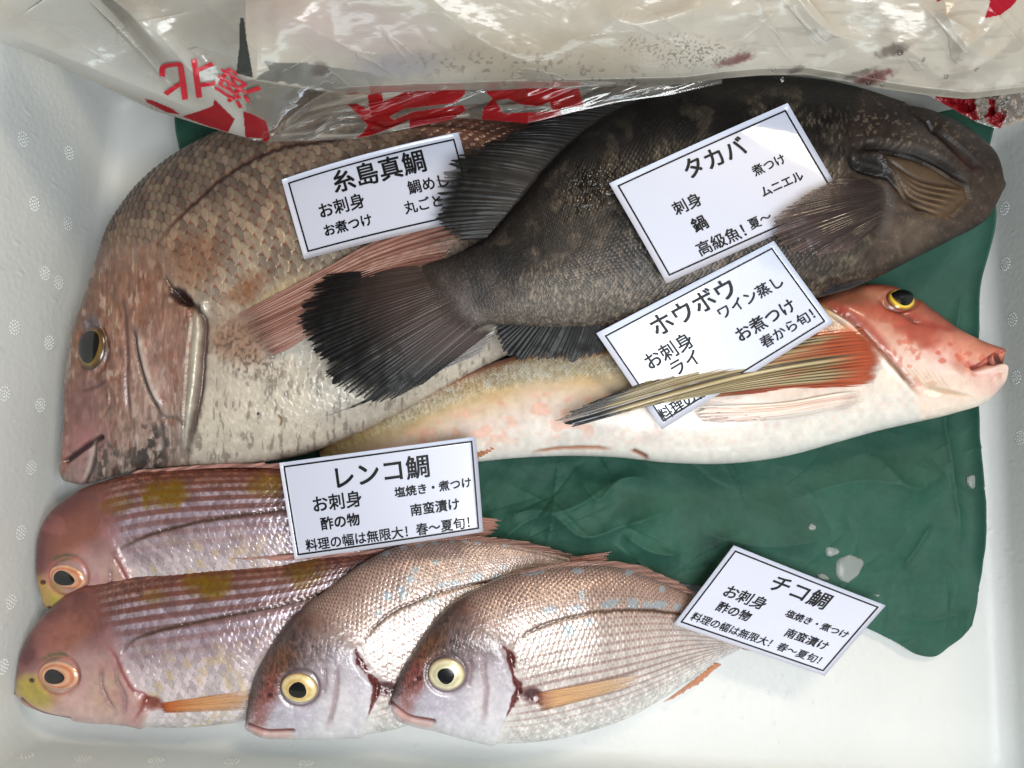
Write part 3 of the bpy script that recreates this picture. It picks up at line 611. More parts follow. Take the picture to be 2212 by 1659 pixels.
r2, s2 = build_fish('yellowback_bream', 'pink bream with orange eye, whole head in view, nearest the left front corner',
    [((39, 1492), (40, 1502)), ((43, 1455), (52, 1520)), ((50, 1405), (90, 1540)), ((70, 1362), (145, 1552)), ((110, 1317), (200, 1560)), ((165, 1275), (265, 1562)), ((235, 1250), (340, 1570)), ((330, 1230), (430, 1569)), ((450, 1216), (530, 1555)), ((570, 1210), (630, 1520)), ((680, 1204), (720, 1460)), ((780, 1196), (800, 1380)), ((870, 1189), (870, 1300)), ((940, 1180), (940, 1240))],
    [(0, .024, .020), (.3, .030, .021), (1, .024, .018)], [(0, .004), (.05, .010), (.15, .017), (.35, .022), (.6, .017), (.85, .006), (1, .003)], 42, paint_bream('yellow', F2), M['skin'], res=(560, 260), group='yellowback sea breams at the left')
eye(r2, s2, 127, 1459, 43, 30, 8, YEL, 22, 15.5, .0042, (-3, -1))
bream_fins(r2, s2, F2, .04, True, ([(270, 1242, .033), (430, 1221, .034), (600, 1213, .033), (850, 1192, .030)], [(300, 1228, .036), (480, 1207, .038), (660, 1196, .037), (900, 1180, .033)]),
           ([(334, 1522, .037), (338, 1530, .036), (344, 1540, .030)], [(560, 1488, .037), (570, 1508, .036), (540, 1535, .031)]), ([(936, 1182, .025), (940, 1238, .022)], [(1020, 1140, .028), (1030, 1250, .02)]))
F1 = dict(F2, seed=23, snout=(100, 1305), head=[(170, 1030), (205, 1064), (222, 1110), (240, 1160), (262, 1200), (278, 1240), (300, 1280), (310, 1330)], eye=(146, 1246), eyer=42,
          gold=[(362, 1064, 44, 28, .95), (580, 1046, 38, 24, .65), (250, 1090, 34, 16, .4)], nostril=(92, 1258), lateral=[(250, 1193), (283, 1173), (367, 1143), (500, 1116), (567, 1108), (640, 1098), (800, 1090)],
          plates=[[(240, 1225), (240, 1260), (250, 1300)]], mouth=[(106, 1316), (130, 1330)], gill=[(245, 1195), (268, 1235), (290, 1275), (310, 1295)], pec=(345, 1310))
r1, s1 = build_fish('yellowback_bream', 'pink bream half hidden behind its twin and under the レンコ鯛 card',
    [((100, 1300), (106, 1315)), ((86, 1245), (130, 1330)), ((83, 1198), (170, 1335)), ((90, 1150), (220, 1335)), ((117, 1103), (280, 1335)), ((165, 1068), (340, 1335)), ((235, 1037), (400, 1335)), ((320, 1017), (480, 1330)), ((430, 1010), (560, 1320)), ((560, 1009), (640, 1300)), ((680, 1015), (720, 1275)), ((790, 1035), (800, 1240)), ((890, 1075), (880, 1210)), ((970, 1110), (955, 1185))],
    [(0, .026, .018), (.3, .032, .014), (1, .026, .014)], [(0, .004), (.05, .010), (.15, .016), (.35, .020), (.6, .016), (.85, .006), (1, .003)], 42, paint_bream('yellow', F1), M['skin'], res=(560, 260), group='yellowback sea breams at the left')
eye(r1, s1, 146, 1247, 40, 25, 17, YEL, 23, 15, .0042, (-2, -1))
bream_fins(r1, s1, F1, .04, True, ([(270, 1030, .034), (430, 1013, .036), (600, 1012, .036), (820, 1045, .032)], [(300, 1014, .037), (480, 999, .040), (640, 1001, .040), (860, 1045, .034)]), None,
           ([(966, 1110, .028), (955, 1186, .022)], [(1100, 1124, .034), (1062, 1172, .03)]))

CRM = [(0, (206, 200, 166)), (.5, (222, 216, 184)), (.62, (196, 188, 150)), (.8, (226, 218, 186)), (.9, (206, 190, 150)), (1, (120, 104, 90))]
CR1 = [(0, (214, 176, 120)), (.5, (226, 196, 140)), (.62, (206, 176, 110)), (.8, (230, 214, 160)), (.92, (222, 196, 140)), (1, (128, 96, 72))]
def c8(l, off): return [(737 + x / 3 , 1106 + y / 3, rx, ry) for x, y, rx, ry in l]
F3 = dict(seed=37, snout=(536, 1565), head=[(600, 1300), (640, 1330), (690, 1360), (740, 1380), (772, 1400), (784, 1430), (806, 1470), (810, 1510), (790, 1560), (770, 1640)], eye=(647, 1486), eyer=41,
          spots=c8([(130, 345, 9, 5), (290, 270, 9, 6), (400, 235, 8, 5), (510, 210, 9, 7), (600, 200, 7, 5), (720, 190, 7, 4), (800, 185, 6, 5), (890, 195, 10, 5), (610, 325, 10, 5), (770, 380, 5, 5), (655, 470, 12, 6), (735, 460, 13, 6), (870, 425, 9, 8), (900, 415, 7, 5), (585, 575, 11, 8), (450, 430, 9, 8), (480, 375, 10, 7), (240, 665, 7, 7), (475, 800, 9, 5), (400, 520, 10, 14), (1010, 420, 16, 5), (1045, 355, 6, 5), (300, 545, 13, 10), (825, 462, 5, 3), (1060, 220, 5, 4), (820, 520, 4, 4)], 0),
          nostril=(583, 1501), lateral=[(777, 1396), (804, 1359), (854, 1319), (904, 1296), (954, 1279), (1020, 1263), (1070, 1259), (1180, 1240)], plates=[[(728, 1436), (726, 1480), (722, 1520), (708, 1572)], [(700, 1440), (702, 1470), (696, 1500)]],
          mouth=[(536, 1566), (567, 1579), (632, 1580)], gill=[(768, 1400), (777, 1429), (797, 1459), (814, 1479), (808, 1506), (796, 1540)], pec=(838, 1488))
r3, s3 = build_fish('crimson_bream', 'silvery pink sea bream with pale spots, wedged between the yellowback bream and the front bream',
    [((533, 1562), (534, 1575)), ((537, 1530), (560, 1590)), ((550, 1470), (620, 1595)), ((575, 1420), (690, 1594)), ((615, 1360), (760, 1588)), ((660, 1310), (830, 1578)), ((715, 1268), (900, 1560)), ((775, 1222), (970, 1530)), ((850, 1184), (1040, 1490)), ((935, 1167), (1100, 1440)), ((1040, 1167), (1150, 1380)), ((1140, 1180), (1200, 1320)), ((1230, 1205), (1250, 1275))],
    [(0, .034, .026), (.3, .042, .026), (.6, .034, .018), (1, .018, .014)], [(0, .004), (.05, .010), (.15, .017), (.35, .022), (.6, .017), (.85, .007), (1, .003)], 60, paint_bream('crimson', F3), M['skin'], res=(600, 330), group='crimson sea breams at the front')
eye(r3, s3, 647, 1486, 40, 32, 10, CR1, 19, 17, .0042, (0, 0))
bream_fins(r3, s3, F3, .04, False, ([(860, 1183, .042), (950, 1168, .040), (1060, 1171, .034), (1190, 1196, .024)], [(900, 1170, .044), (985, 1157, .042), (1120, 1164, .036), (1290, 1212, .024)]), None,
           ([(1228, 1205, .019), (1250, 1276, .016)], [(1330, 1190, .02), (1320, 1270, .016)]))
F4 = dict(seed=51, snout=(846, 1520), head=[(960, 1200), (975, 1270), (1000, 1330), (1040, 1372), (1088, 1398), (1104, 1439), (1116, 1480), (1116, 1510), (1090, 1550), (1060, 1640)], eye=(965, 1456), eyer=41,
          spots=c8([(1530, 380, 13, 6), (1870, 390, 12, 6), (1350, 635, 16, 8), (1520, 625, 14, 8), (1600, 710, 9, 9), (1740, 595, 20, 8), (1890, 590, 10, 14), (2050, 600, 22, 8), (1560, 535, 7, 12), (2180, 615, 9, 8), (1970, 600, 8, 6), (2080, 500, 8, 6), (1470, 770, 11, 14), (1260, 385, 22, 7)], 0),
          nostril=(904, 1466), lateral=[(1107, 1399), (1137, 1369), (1177, 1349), (1237, 1333), (1337, 1319), (1404, 1319), (1474, 1329), (1560, 1360)], plates=[[(1044, 1410), (1046, 1456), (1050, 1489), (1044, 1556)], [(1012, 1420), (1016, 1450), (1010, 1485)]],
          mouth=[(845, 1521), (880, 1548), (937, 1558)], gill=[(1086, 1396), (1100, 1412), (1104, 1439), (1111, 1466), (1121, 1483), (1114, 1506), (1094, 1545)], pec=(1150, 1500))
r4, s4 = build_fish('crimson_bream', 'silvery pink sea bream with cream eye, front fish lying flat with a red gill cut',
    [((844, 1518), (846, 1530)), ((850, 1495), (852, 1550)), ((864, 1460), (890, 1568)), ((885, 1424), (945, 1578)), ((922, 1368), (1000, 1592)), ((968, 1317), (1060, 1602)), ((1030, 1271), (1125, 1603)), ((1110, 1238), (1200, 1595)), ((1200, 1221), (1275, 1578)), ((1300, 1220), (1345, 1555)), ((1400, 1239), (1420, 1515)), ((1480, 1277), (1485, 1470)), ((1545, 1330), (1545, 1428)), ((1590, 1365), (1600, 1400))],
    [(0, .046, .034), (.25, .046, .026), (.6, .034, .020), (1, .014, .012)], [(0, .004), (.05, .010), (.15, .017), (.35, .023), (.6, .019), (.85, .008), (1, .004)], 60, paint_bream('crimson', F4), M['skin'], res=(600, 330), group='crimson sea breams at the front')
eye(r4, s4, 965, 1456, 40, 35, 5, CRM, 18, 17, .0042, (0, 0))
bream_fins(r4, s4, F4, .04, False, ([(1120, 1240, .047), (1220, 1224, .046), (1340, 1227, .040), (1480, 1280, .026)], [(1180, 1222, .049), (1270, 1209, .048), (1385, 1219, .042), (1535, 1290, .026)]),
           ([(1146, 1500, .046), (1150, 1516, .044), (1160, 1540, .040)], [(1425, 1448, .043), (1400, 1468, .043), (1330, 1494, .042)]),
           ([(1588, 1366, .015), (1600, 1400, .013)], [(1700, 1335, .016), (1715, 1425, .010)]), ([(1470, 1492, .018), (1500, 1468, .016), (1545, 1432, .014)], [(1425, 1524, .016), (1500, 1488, .014), (1562, 1436, .012)]))

# ------------------------------------------------------------------ the big red sea bream
def paint_madai(p):
    x, y, T = p.px, p.py, p.T; n1 = fbm(x, y, 120, 3, 4); n2 = fbm(x, y, 14, 8, 3); n3 = fbm(x / 1.0, y / 4.0, 5, 21, 3)
    tj = T + .12 * (n1 - .5)
    p.col = ramp(tj, [(0, (78, 54, 44)), (.12, (104, 74, 56)), (.28, (146, 124, 110)), (.45, (168, 150, 136)), (.6, (188, 176, 162)), (.75, (196, 186, 170)), (.92, (192, 182, 168)), (1, (160, 146, 134))])
    hl = [(170, 560), (250, 555), (343, 573), (367, 620), (393, 650), (423, 663), (437, 693), (437, 753), (427, 853), (405, 970), (395, 1060)]
    d, sg, q = pdist(hl, x, y, 4000); hs = pdist(hl, np.array([180.]), np.array([900.]), 4000)[1][0]; sd = d * np.where(sg == hs, 1, -1)
    wd = 6 + 70 * sstep(640, 560, y); head = sstep(-wd, wd, sd + (6 + 60 * sstep(640, 560, y)) * (n2 - .5)); body = 1 - head
    rel, rim, rnd, lat = scales(p.U, p.V, .3); e = sstep(0, .1, rim); sb = body * sstep(0, -45, sd) * sstep(.92, .7, T)
    strong = sb * sstep(.66, .42, T)
    p.mul(strong, .84 + .28 * rnd); p.mul(strong * (1 - e), .60)
    p.mix(strong * sstep(.25, -.3, rel) * sstep(.7, .2, np.abs(lat)) * sstep(.30, .55, fbm(x, y, 70, 31, 3) + .12), c255(146, 58, 30), .85)
    p.mix(strong * sstep(.2, .6, rel) * rnd, c255(186, 168, 132), .5); p.met += .22 * strong * sstep(.1, .6, rel)
    p.mix(sb * sstep(820, 1000, x) * sstep(.5, .2, T), c255(120, 62, 54), .5)
    p.disp += (strong + .35 * (sb - strong)) * (.0008 * rel - .0005 * (1 - e)) * sstep(0, .05, T)
    p.mix(body * p.blob(600, 640, 70, 22, -35, .5), c255(196, 172, 120), .4); p.met += .35 * body * p.blob(640, 560, 70, 40, -30, .6)
    # belly speckle in short streaks
    st = sstep(.56, .72, fbm(x / 1.0, y / 3.2, 7, 33, 3)); p.mix(body * sstep(.52, .66, T) * st, c255(112, 102, 92), .5)
    p.mix(body * sstep(.6, .75, T) * sstep(.6, .75, fbm(x, y, 5, 44, 2)), c255(214, 206, 190), .4)
    p.mix(body * p.blob(520, 735, 62, 46, 20, .5), c255(150, 108, 84), .6); p.mix(body * p.blob(540, 760, 80, 50, 30, .4) * sstep(.5, .66, fbm(x, y, 6, 3, 2)), c255(76, 64, 56), .5)
    p.mix(body * p.blob(535, 625, 44, 24, -35, .8, .6), c255(128, 72, 42), .6); p.mix(body * p.blob(420, 560, 60, 60, 0, .5) * .6, c255(150, 96, 70), .7)
    p.mix(body * p.blob(625, 745, 44, 36, 0, .6), c255(188, 184, 174), .6)
    # head
    hc = ramp(T + .1 * (n1 - .5), [(0, (96, 64, 52)), (.18, (126, 88, 66)), (.35, (146, 106, 86)), (.55, (152, 118, 104)), (.75, (154, 132, 122)), (1, (148, 138, 128))])
    p.mix(head, hc); p.mul(head, .74 + .52 * n3)
    p.mix(head * sstep(.58, .72, fbm(x / 1.2, y / 4.5, 6, 51, 3)), c255(206, 190, 178), .55); p.mix(head * sstep(.60, .75, fbm(x / 1.2, y / 4.0, 6, 61, 3)), c255(128, 70, 52), .55)
    p.mix(head * p.blob(330, 800, 60, 120, 5, .6) * .8, c255(178, 150, 142), .5); p.mix(head * p.blob(175, 880, 40, 70, 8, .6), c255(130, 88, 86), .7)
    p.mix(head * p.blob(185, 955, 50, 40, -30, .6), c255(164, 112, 112), .8); p.mix(head * p.blob(178, 1010, 34, 36, 0, .5), c255(158, 124, 122), .8)
    dk = sstep(.46, .6, fbm(x / 1.0, y / 1.6, 12, 71, 4))
    p.mix(head * p.blob(320, 975, 46, 62, 15, .6) * dk, c255(64, 58, 54), .85); p.mix(head * p.blob(225, 985, 34, 26, -10, .5) * dk, c255(70, 60, 58), .7); p.mix(head * p.blob(240, 1030, 60, 24, 0, .5) * dk, c255(72, 66, 62), .6)
    p.mix(head * p.blob(215, 790, 40, 70, 0, .7) * dk, c255(98, 70, 66), .4); p.mix(head * p.blob(195, 700, 16, 22, 20, .5), c255(62, 72, 110), .45)
    p.mix(body * sstep(.45, .62, fbm(x, y, 9, 77, 4)) * p.blob(440, 480, 400, 300, 0, .8, 0) * sstep(.6, .3, T), c255(84, 66, 52), .14)
    # silver ridge behind the gill cover
    d2, s_, q2 = pdist([(440, 655), (428, 690), (424, 740), (418, 820), (408, 900), (403, 965)], x, y); m = np.exp(-(d2 / np.interp(q2, [0, .2, 1], [9, 15, 11])) ** 2) * (d2 < 1e3)
    p.mix(m, c255(196, 192, 176), .9); p.disp += .0022 * m; p.met += .3 * m; p.rgh -= .12 * m
    p.line([(343, 573), (367, 620), (393, 650), (423, 663), (440, 690), (440, 753), (431, 853), (407, 970), (404, 1000)], 6, c255(70, 48, 42), .8, .003, 8, wob=2)
    p.flap([(343, 573), (367, 620), (393, 650), (412, 680), (408, 753), (402, 853), (396, 970)], .0028, 60, 1)
    p.mix(p.blob(392, 642, 26, 15, 35, .4), c255(52, 28, 26), .9); p.disp -= .003 * p.blob(392, 642, 20, 12, 35, .6)
    p.line([(287, 703), (300, 780), (323, 846), (352, 898)], 5, c255(74, 62, 58), .85, .0024, 7); p.line([(300, 712), (312, 780), (333, 842), (358, 890)], 6, c255(196, 190, 182), .7, -.0016, 7); p.flap([(287, 703), (300, 780), (323, 846), (352, 898)], .0012, 30, -1)
    p.line([(267, 640), (273, 753), (277, 870), (284, 910)], 4, c255(96, 66, 62), .7, .0014, 6)
    p.line([(143, 996), (165, 980), (190, 962), (217, 946)], 5, c255(56, 40, 40), .95, .0035, 6, taper=False); p.line([(200, 950), (196, 985), (180, 1040)], 5, c255(186, 176, 166), .8, .0016, 6); p.line([(205, 955), (203, 1000), (186, 1050)], 3, c255(70, 60, 58), .8, .0015, 5)
    p.line([(347, 905), (352, 960), (350, 1010)], 3.5, c255(92, 80, 74), .8, .0016, 6); p.line([(350, 900), (385, 905), (402, 918)], 4, c255(110, 92, 84), .7, .0012, 6)
    p.line([(175, 845), (205, 836), (230, 822)], 4, c255(92, 62, 60), .7, .001, 6); p.line([(220, 905), (238, 870), (236, 830)], 3, c255(110, 76, 74), .5, .001, 6)
    p.line([(300, 700), (320, 640), (330, 590)], 20, c255(150, 104, 84), .3, .001, 18)
    p.line([(340, 530), (347, 520), (433, 427), (533, 353), (633, 313), (690, 306), (800, 285), (950, 270), (1100, 290)], 4.2, c255(70, 36, 28), .9, .0008, 5, wob=2.5)
    p.line([(600, 895), (608, 905), (605, 920)], 2.2, c255(110, 74, 30), .9); p.mix(p.blob(558, 893, 3, 3, 0, .3, 0), c255(10, 10, 10), 1)
    p.disp -= .0015 * np.exp(-((np.hypot((x - 199) / 30, (y - 752) / 50) - 1.05) / .16) ** 2)
    p.rgh = .44 - .06 * strong; p.mul(np.ones(p.n), .92 + .16 * n2)
rM, sM = build_fish('red_bream', 'large red sea bream with coarse rusty scales and dark eye, head against the left wall',
    [((141, 985), (141, 1040)), ((146, 900), (180, 1047)), ((152, 800), (240, 1031)), ((168, 710), (300, 1016)), ((190, 640), (360, 1010)), ((212, 570), (430, 1006)), ((243, 490), (510, 1003)), ((303, 405), (590, 995)), ((390, 333), (670, 978)), ((480, 288), (740, 950)), ((600, 255), (830, 910)), ((760, 235), (920, 862)), ((950, 235), (1015, 812)), ((1120, 265), (1095, 768)), ((1250, 330), (1190, 725)), ((1350, 400), (1310, 600))],
    [(0, .036, .030), (.3, .038, .034), (.6, .034, .034), (1, .02, .02)], [(0, .007), (.06, .014), (.15, .024), (.35, .034), (.55, .036), (.75, .026), (.9, .012), (1, .005)], 58, paint_madai, M['skin'], res=(760, 440), nb=50, gam=1.2)
eye(rM, sM, 199, 752, 29, 48, 10, [(0, (70, 60, 34)), (.6, (84, 68, 34)), (.75, (128, 100, 48)), (.85, (92, 70, 36)), (1, (58, 42, 36))], 22, 35, .0045, (-1, -2))
def mcol(R, Q, x, y, c):
    n = striate(R, Q, x, y, 3, 34, 2); b = ramp(n, [(.2, (128, 82, 70)), (.5, (178, 130, 116)), (.8, (206, 168, 154))]); sg = sstep(.1, .5, np.sin(Q * 190 + R * 9)) * sstep(.45, .6, n)
    b = b * (1 - .18 * sg * sstep(.3, .7, Q))[:, None]; return b * (0.86 + .14 * c)[:, None], 0.95 - .15 * Q
fin('pectoral_fin', rM, [(487, 690, .070), (515, 715, .070), (545, 745, .070), (580, 772, .068)], [(1040, 415, .083), (1010, 500, .083), (900, 600, .080), (740, 705, .076)], 26, mcol, 'matte_fin', fade=.2, bulge=.009, rag=.1, seed=5, ridge=.0007, wave=-14)
def mdc(R, Q, x, y, c): return c255(110, 74, 66)[None] * (.8 + .3 * striate(R, Q, x, y, 5))[:, None], .8
fin('dorsal_fin', rM, [(430, 312, .040), (600, 257, .040), (800, 235, .040), (1000, 240, .04)], [(470, 292, .042), (660, 236, .043), (860, 214, .043), (1060, 222, .043)], 11, mdc, rag=.3, seed=8)

# ------------------------------------------------------------------ gurnard
def paint_gurnard(p):
    x, y, T = p.px, p.py, p.T; n1 = fbm(x, y, 90, 3, 4); n2 = fbm(x, y, 12, 8, 3); tj = T + .14 * (n1 - .5)
    p.col = ramp(tj, [(0, (140, 62, 44)), (.10, (150, 82, 54)), (.2, (168, 122, 74)), (.32, (196, 166, 116)), (.42, (214, 190, 158)), (.54, (214, 197, 185)), (.7, (216, 209, 201)), (1, (216, 215, 208))])
    tail = sstep(1000, 850, x); p.mix(tail * sstep(.6, .3, T), c255(140, 116, 70), .5)
    rel, rim, rnd, lat = scales(p.U, p.V); sb = sstep(.44, .32, T) * sstep(1750, 1650, x); e = sstep(0, .12, rim)
    p.mul(sb, .90 + .2 * rnd); p.mul(sb * (1 - e), .80); p.mix(sb * sstep(.1, .6, rel) * sstep(.08, .2, T), c255(226, 212, 168), .45); p.mix(sb * sstep(.12, .22, T) * sstep(.46, .34, T) * sstep(-.1, .5, rel) * (.35 + .65 * rnd) * sstep(760, 900, x) * sstep(.3, .5, fbm(x, y, 60, 66, 3) + .12), c255(240, 240, 232), .85); p.met += .3 * sb * sstep(0, .6, rel) * sstep(.08, .2, T); p.disp += sb * (.00045 * rel - .0003 * (1 - e)); p.rgh = .42 - .14 * sb  # silver shimmer on the flank scales is painted in as pale colour
    p.mix(sstep(.52, .66, fbm(x, y, 46, 15, 4)) * sstep(.25, .1, T) * sstep(1750, 1600, x), c255(168, 58, 34), .6)
    sp = sstep(.55, .68, fbm(x, y, 24, 25, 4)) * sstep(.38, .5, T) * sstep(.82, .66, T) * sstep(1500, 1300, x); p.mix(sp, c255(226, 164, 142), .5)
    p.mix(sstep(.58, .75, fbm(x, y, 7, 35, 2)) * sstep(.4, .55, T) * sstep(.9, .7, T), c255(226, 186, 166), .35)
    # head
    d, sg, q = pdist([(1740, 600), (1775, 653), (1842, 693), (1908, 760), (1968, 830), (1990, 930)], x, y, 4000); hs = pdist([(1740, 600), (1775, 653), (1842, 693), (1908, 760), (1968, 830), (1990, 930)], np.array([2140.]), np.array([780.]), 4000)[1][0]
    sd = d * np.where(sg == hs, 1, -1); head = sstep(-5, 5, sd)
    hc = ramp(T + .16 * (n1 - .5), [(0, (112, 66, 54)), (.14, (140, 72, 56)), (.28, (176, 104, 84)), (.4, (210, 164, 146)), (.52, (226, 200, 188)), (.66, (228, 204, 190)), (1, (230, 222, 208))]); p.mix(head, hc)
    p.mix(head * p.blob(1985, 715, 120, 26, 36, .6, .5), c255(158, 54, 40), .7); p.mix(head * p.blob(1870, 665, 60, 16, 25, .6, .5), c255(168, 66, 46), .6); p.mix(head * p.blob(1830, 640, 60, 20, 5, .6), c255(118, 88, 68), .55)
    p.mix(head * p.blob(2090, 755, 60, 34, 25, .6, .4), c255(220, 150, 126), .7); p.mix(head * sstep(.6, .7, fbm(x, y, 18, 9, 3)) * sstep(.25, .4, T) * sstep(.75, .55, T), c255(192, 84, 66), .45)
    p.mix(head * p.blob(2030, 775, 30, 30, 0, .6, .5), c255(232, 200, 192), .7); p.mix(head * p.blob(1905, 640, 40, 18, 20, .6), c255(190, 150, 122), .5)
    for a, b, r in ((2052, 744, 6), (2067, 768, 6), (2035, 780, 8), (2025, 762, 6)): p.mix(p.blob(a, b, r, r * .8, 0, .3), c255(196, 84, 66), .55)
    p.mix(p.blob(2135, 825, 34, 26, 20, .6), c255(222, 186, 176), .7)
    # shoulder patch round the fin root
    p.mix((1 - head) * p.blob(1840, 735, 70, 40, 25, .6, .5), c255(196, 92, 56), .8); p.mix((1 - head) * p.blob(1800, 700, 26, 18, 0, .5), c255(120, 118, 124), .5); p.mix((1 - head) * p.blob(1905, 790, 60, 34, 40, .6), c255(228, 220, 206), .8)
    p.mix((1 - head) * p.blob(1885, 800, 20, 40, 0, .6, .6) * sstep(.5, .7, n2), c255(140, 134, 142), .4)
    gl = [(1775, 653), (1842, 693), (1908, 760), (1968, 830), (1985, 850)]
    p.line(gl, 5, c255(120, 70, 50), .75, .0024, 7, wob=1.5); p.flap(gl, .0018, 40, -1 if hs < 0 else 1); p.line([(a - 8, b + 8) for a, b in gl], 4, c255(236, 228, 220), .7, -.001, 6)
    p.line([(1790, 655), (1868, 700), (1925, 762)], 9, c255(150, 44, 30), .6, .001, 9)
    for k in range(7):
        o = k * 11; p.line([(1940 + o * 1.3, 780 + o * .35), (1990 + o * 1.1, 828 + o * .3), (2050 + o * .8, 850 + o * .12)], 2.6, c255(196, 176, 152), .5, .0006, 4)
    p.line([(2162, 760), (2135, 775), (2108, 793), (2096, 784)], 4, c255(196, 96, 84), .9, .0020, 5, taper=False); p.line([(2163, 790), (2135, 800), (2110, 802), (2098, 790)], 5, c255(236, 206, 200), .8, -.0008, 6)
    p.line([(2164, 775), (2130, 787), (2108, 796)], 4.5, c255(120, 52, 46), .8, .004, 7, taper=False)
    p.line([(2110, 800), (2080, 780), (2075, 750)], 3, c255(206, 116, 98), .5, .0008, 6); p.line([(2060, 715), (2010, 700), (1960, 690)], 6, c255(150, 52, 38), .5, .0006, 8)
    p.mix(p.blob(2015, 850, 16, 8, 10, .3, .4), c255(236, 232, 210), .9); p.disp += .0006 * p.blob(2015, 850, 16, 8, 10, .5)
    p.line([(1154, 976), (1240, 968), (1320, 968)], 4, c255(160, 92, 62), .7, .0006, 5, wob=2); p.line([(1365, 972), (1382, 980), (1400, 990)], 4.5, c255(128, 70, 48), .85, .0012, 6)
    p.line([(1990, 700), (1940, 672), (1890, 645)], 4, c255(96, 62, 50), .5, .001, 7)
    p.disp -= .0014 * np.exp(-((np.hypot((x - 1946) / 34, (y - 648) / 21) - 1.05) / .2) ** 2)
    p.mul(np.ones(p.n), .94 + .12 * n2)
rG, sG = build_fish('red_gurnard', 'red and white gurnard with yellow ringed eye and bony snout, pointing to the right wall',
    [((2163, 752), (2164, 835)), ((2125, 739), (2135, 865)), ((2060, 708), (2060, 893)), ((2000, 665), (1980, 912)), ((1955, 630), (1900, 930)), ((1890, 616), (1810, 955)), ((1800, 630), (1700, 985)), ((1700, 680), (1580, 1001)), ((1560, 720), (1450, 1000)), ((1400, 750), (1330, 988)), ((1250, 752), (1220, 985)), ((1100, 774), (1110, 990)), ((960, 830), (1000, 1003)), ((850, 880), (900, 1025)), ((760, 930), (800, 1040)), ((690, 975), (730, 1050))],
    [(0, .040, .036), (.35, .040, .036), (.6, .034, .034), (1, .022, .022)], [(0, .008), (.06, .013), (.14, .020), (.35, .027), (.55, .022), (.8, .013), (1, .006)], 58, paint_gurnard, M['skin_soft'], res=(760, 300), nb=46, gam=1.1, warp=lambda X, Y, s, l: (X - 42 * np.exp(-((l - .33) / .11) ** 2) * np.exp(-s / .014), Y))
eye(rG, sG, 1946, 648, 31, 21, 20, [(0, (200, 160, 40)), (.7, (214, 170, 40)), (.82, (240, 214, 90)), (.9, (190, 140, 40)), (1, (110, 70, 50))], 23.5, 16.5, .0050, (-1, -1))
def gcol(R, Q, x, y, c):
    n = striate(R, Q, x, y, 3, 30, 2.5); b = ramp(n, [(.2, (122, 106, 72)), (.5, (160, 144, 106)), (.85, (192, 180, 146))])
    rb = sstep(.55, 0, Q) * sstep(.42, .58, fbm(R * 9, Q * 5, 1, 4, 3)) + sstep(.22, .05, Q); rb = np.clip(rb + sstep(.10, .03, R) * sstep(.75, .4, Q) + sstep(.80, .9, R) * sstep(.75, .5, Q), 0, 1)[:, None]; b = b * (1 - rb * .85) + c255(168, 66, 38) * rb * .85
    ln = (sstep(-.05, -.5, c) * sstep(.02, .2, Q) * (.5 + .5 * sstep(.3, .6, fbm(R * 14, Q * 3, 1, 7, 2))))[:, None]; b = b * (1 - ln * .85) + c255(44, 36, 30) * ln * .85
    tp = (sstep(.80, .93, Q + .08 * (n - .5)) * sstep(.3, .6, fbm(R * 20, Q * 3, 1, 5, 2) + .2))[:, None]; b = b * (1 - tp) + c255(26, 30, 38) * tp
    return b, 1.0
GP = [(1870, 706, .060), (1905, 742, .062), (1904, 792, .062), (1880, 842, .057)]
fin('pectoral_fin', rG, GP, [(1290, 862, .0735), (1250, 874, .0725), (1205, 896, .0700), (1172, 916, .068), (1190, 926, .068), (1240, 908, .069), (1345, 870, .070)], 17, gcol, 'wet_fin', bulge=.0085, rag=.06, seed=7, ridge=.0007, nq=90, wave=5, bow=22)
def gcol2(R, Q, x, y, c):
    n = striate(R, Q, x, y, 13, 22, 2.5); b = ramp(n, [(.2, (206, 170, 156)), (.5, (224, 206, 196)), (.85, (232, 226, 218))]); e = sstep(.12, .02, R)[:, None]; b = b * (1 - e) + c255(240, 234, 224) * e
    return b, 1.0
fin('pelvic_fin', rG, [(1868, 842, .061), (1868, 862, .059), (1850, 880, .057)], [(1475, 893, .0705), (1480, 915, .066), (1520, 930, .061)], 8, gcol2, bulge=.0065, rag=.12, seed=9, ridge=.0004, nq=70, wave=12, fade=.2)
fin('anal_fin', rG, [(1130, 978, .034), (1080, 985, .033), (1030, 996, .032)], [(1076, 945, .042), (1050, 965, .041), (1000, 985, .038)], 9, lambda R, Q, x, y, c: (c255(190, 112, 70)[None] * (.75 + .4 * striate(R, Q, x, y, 3))[:, None] + .1 * sstep(.4, 1, Q)[:, None], .75), rag=.3, seed=5, ridge=.0006)

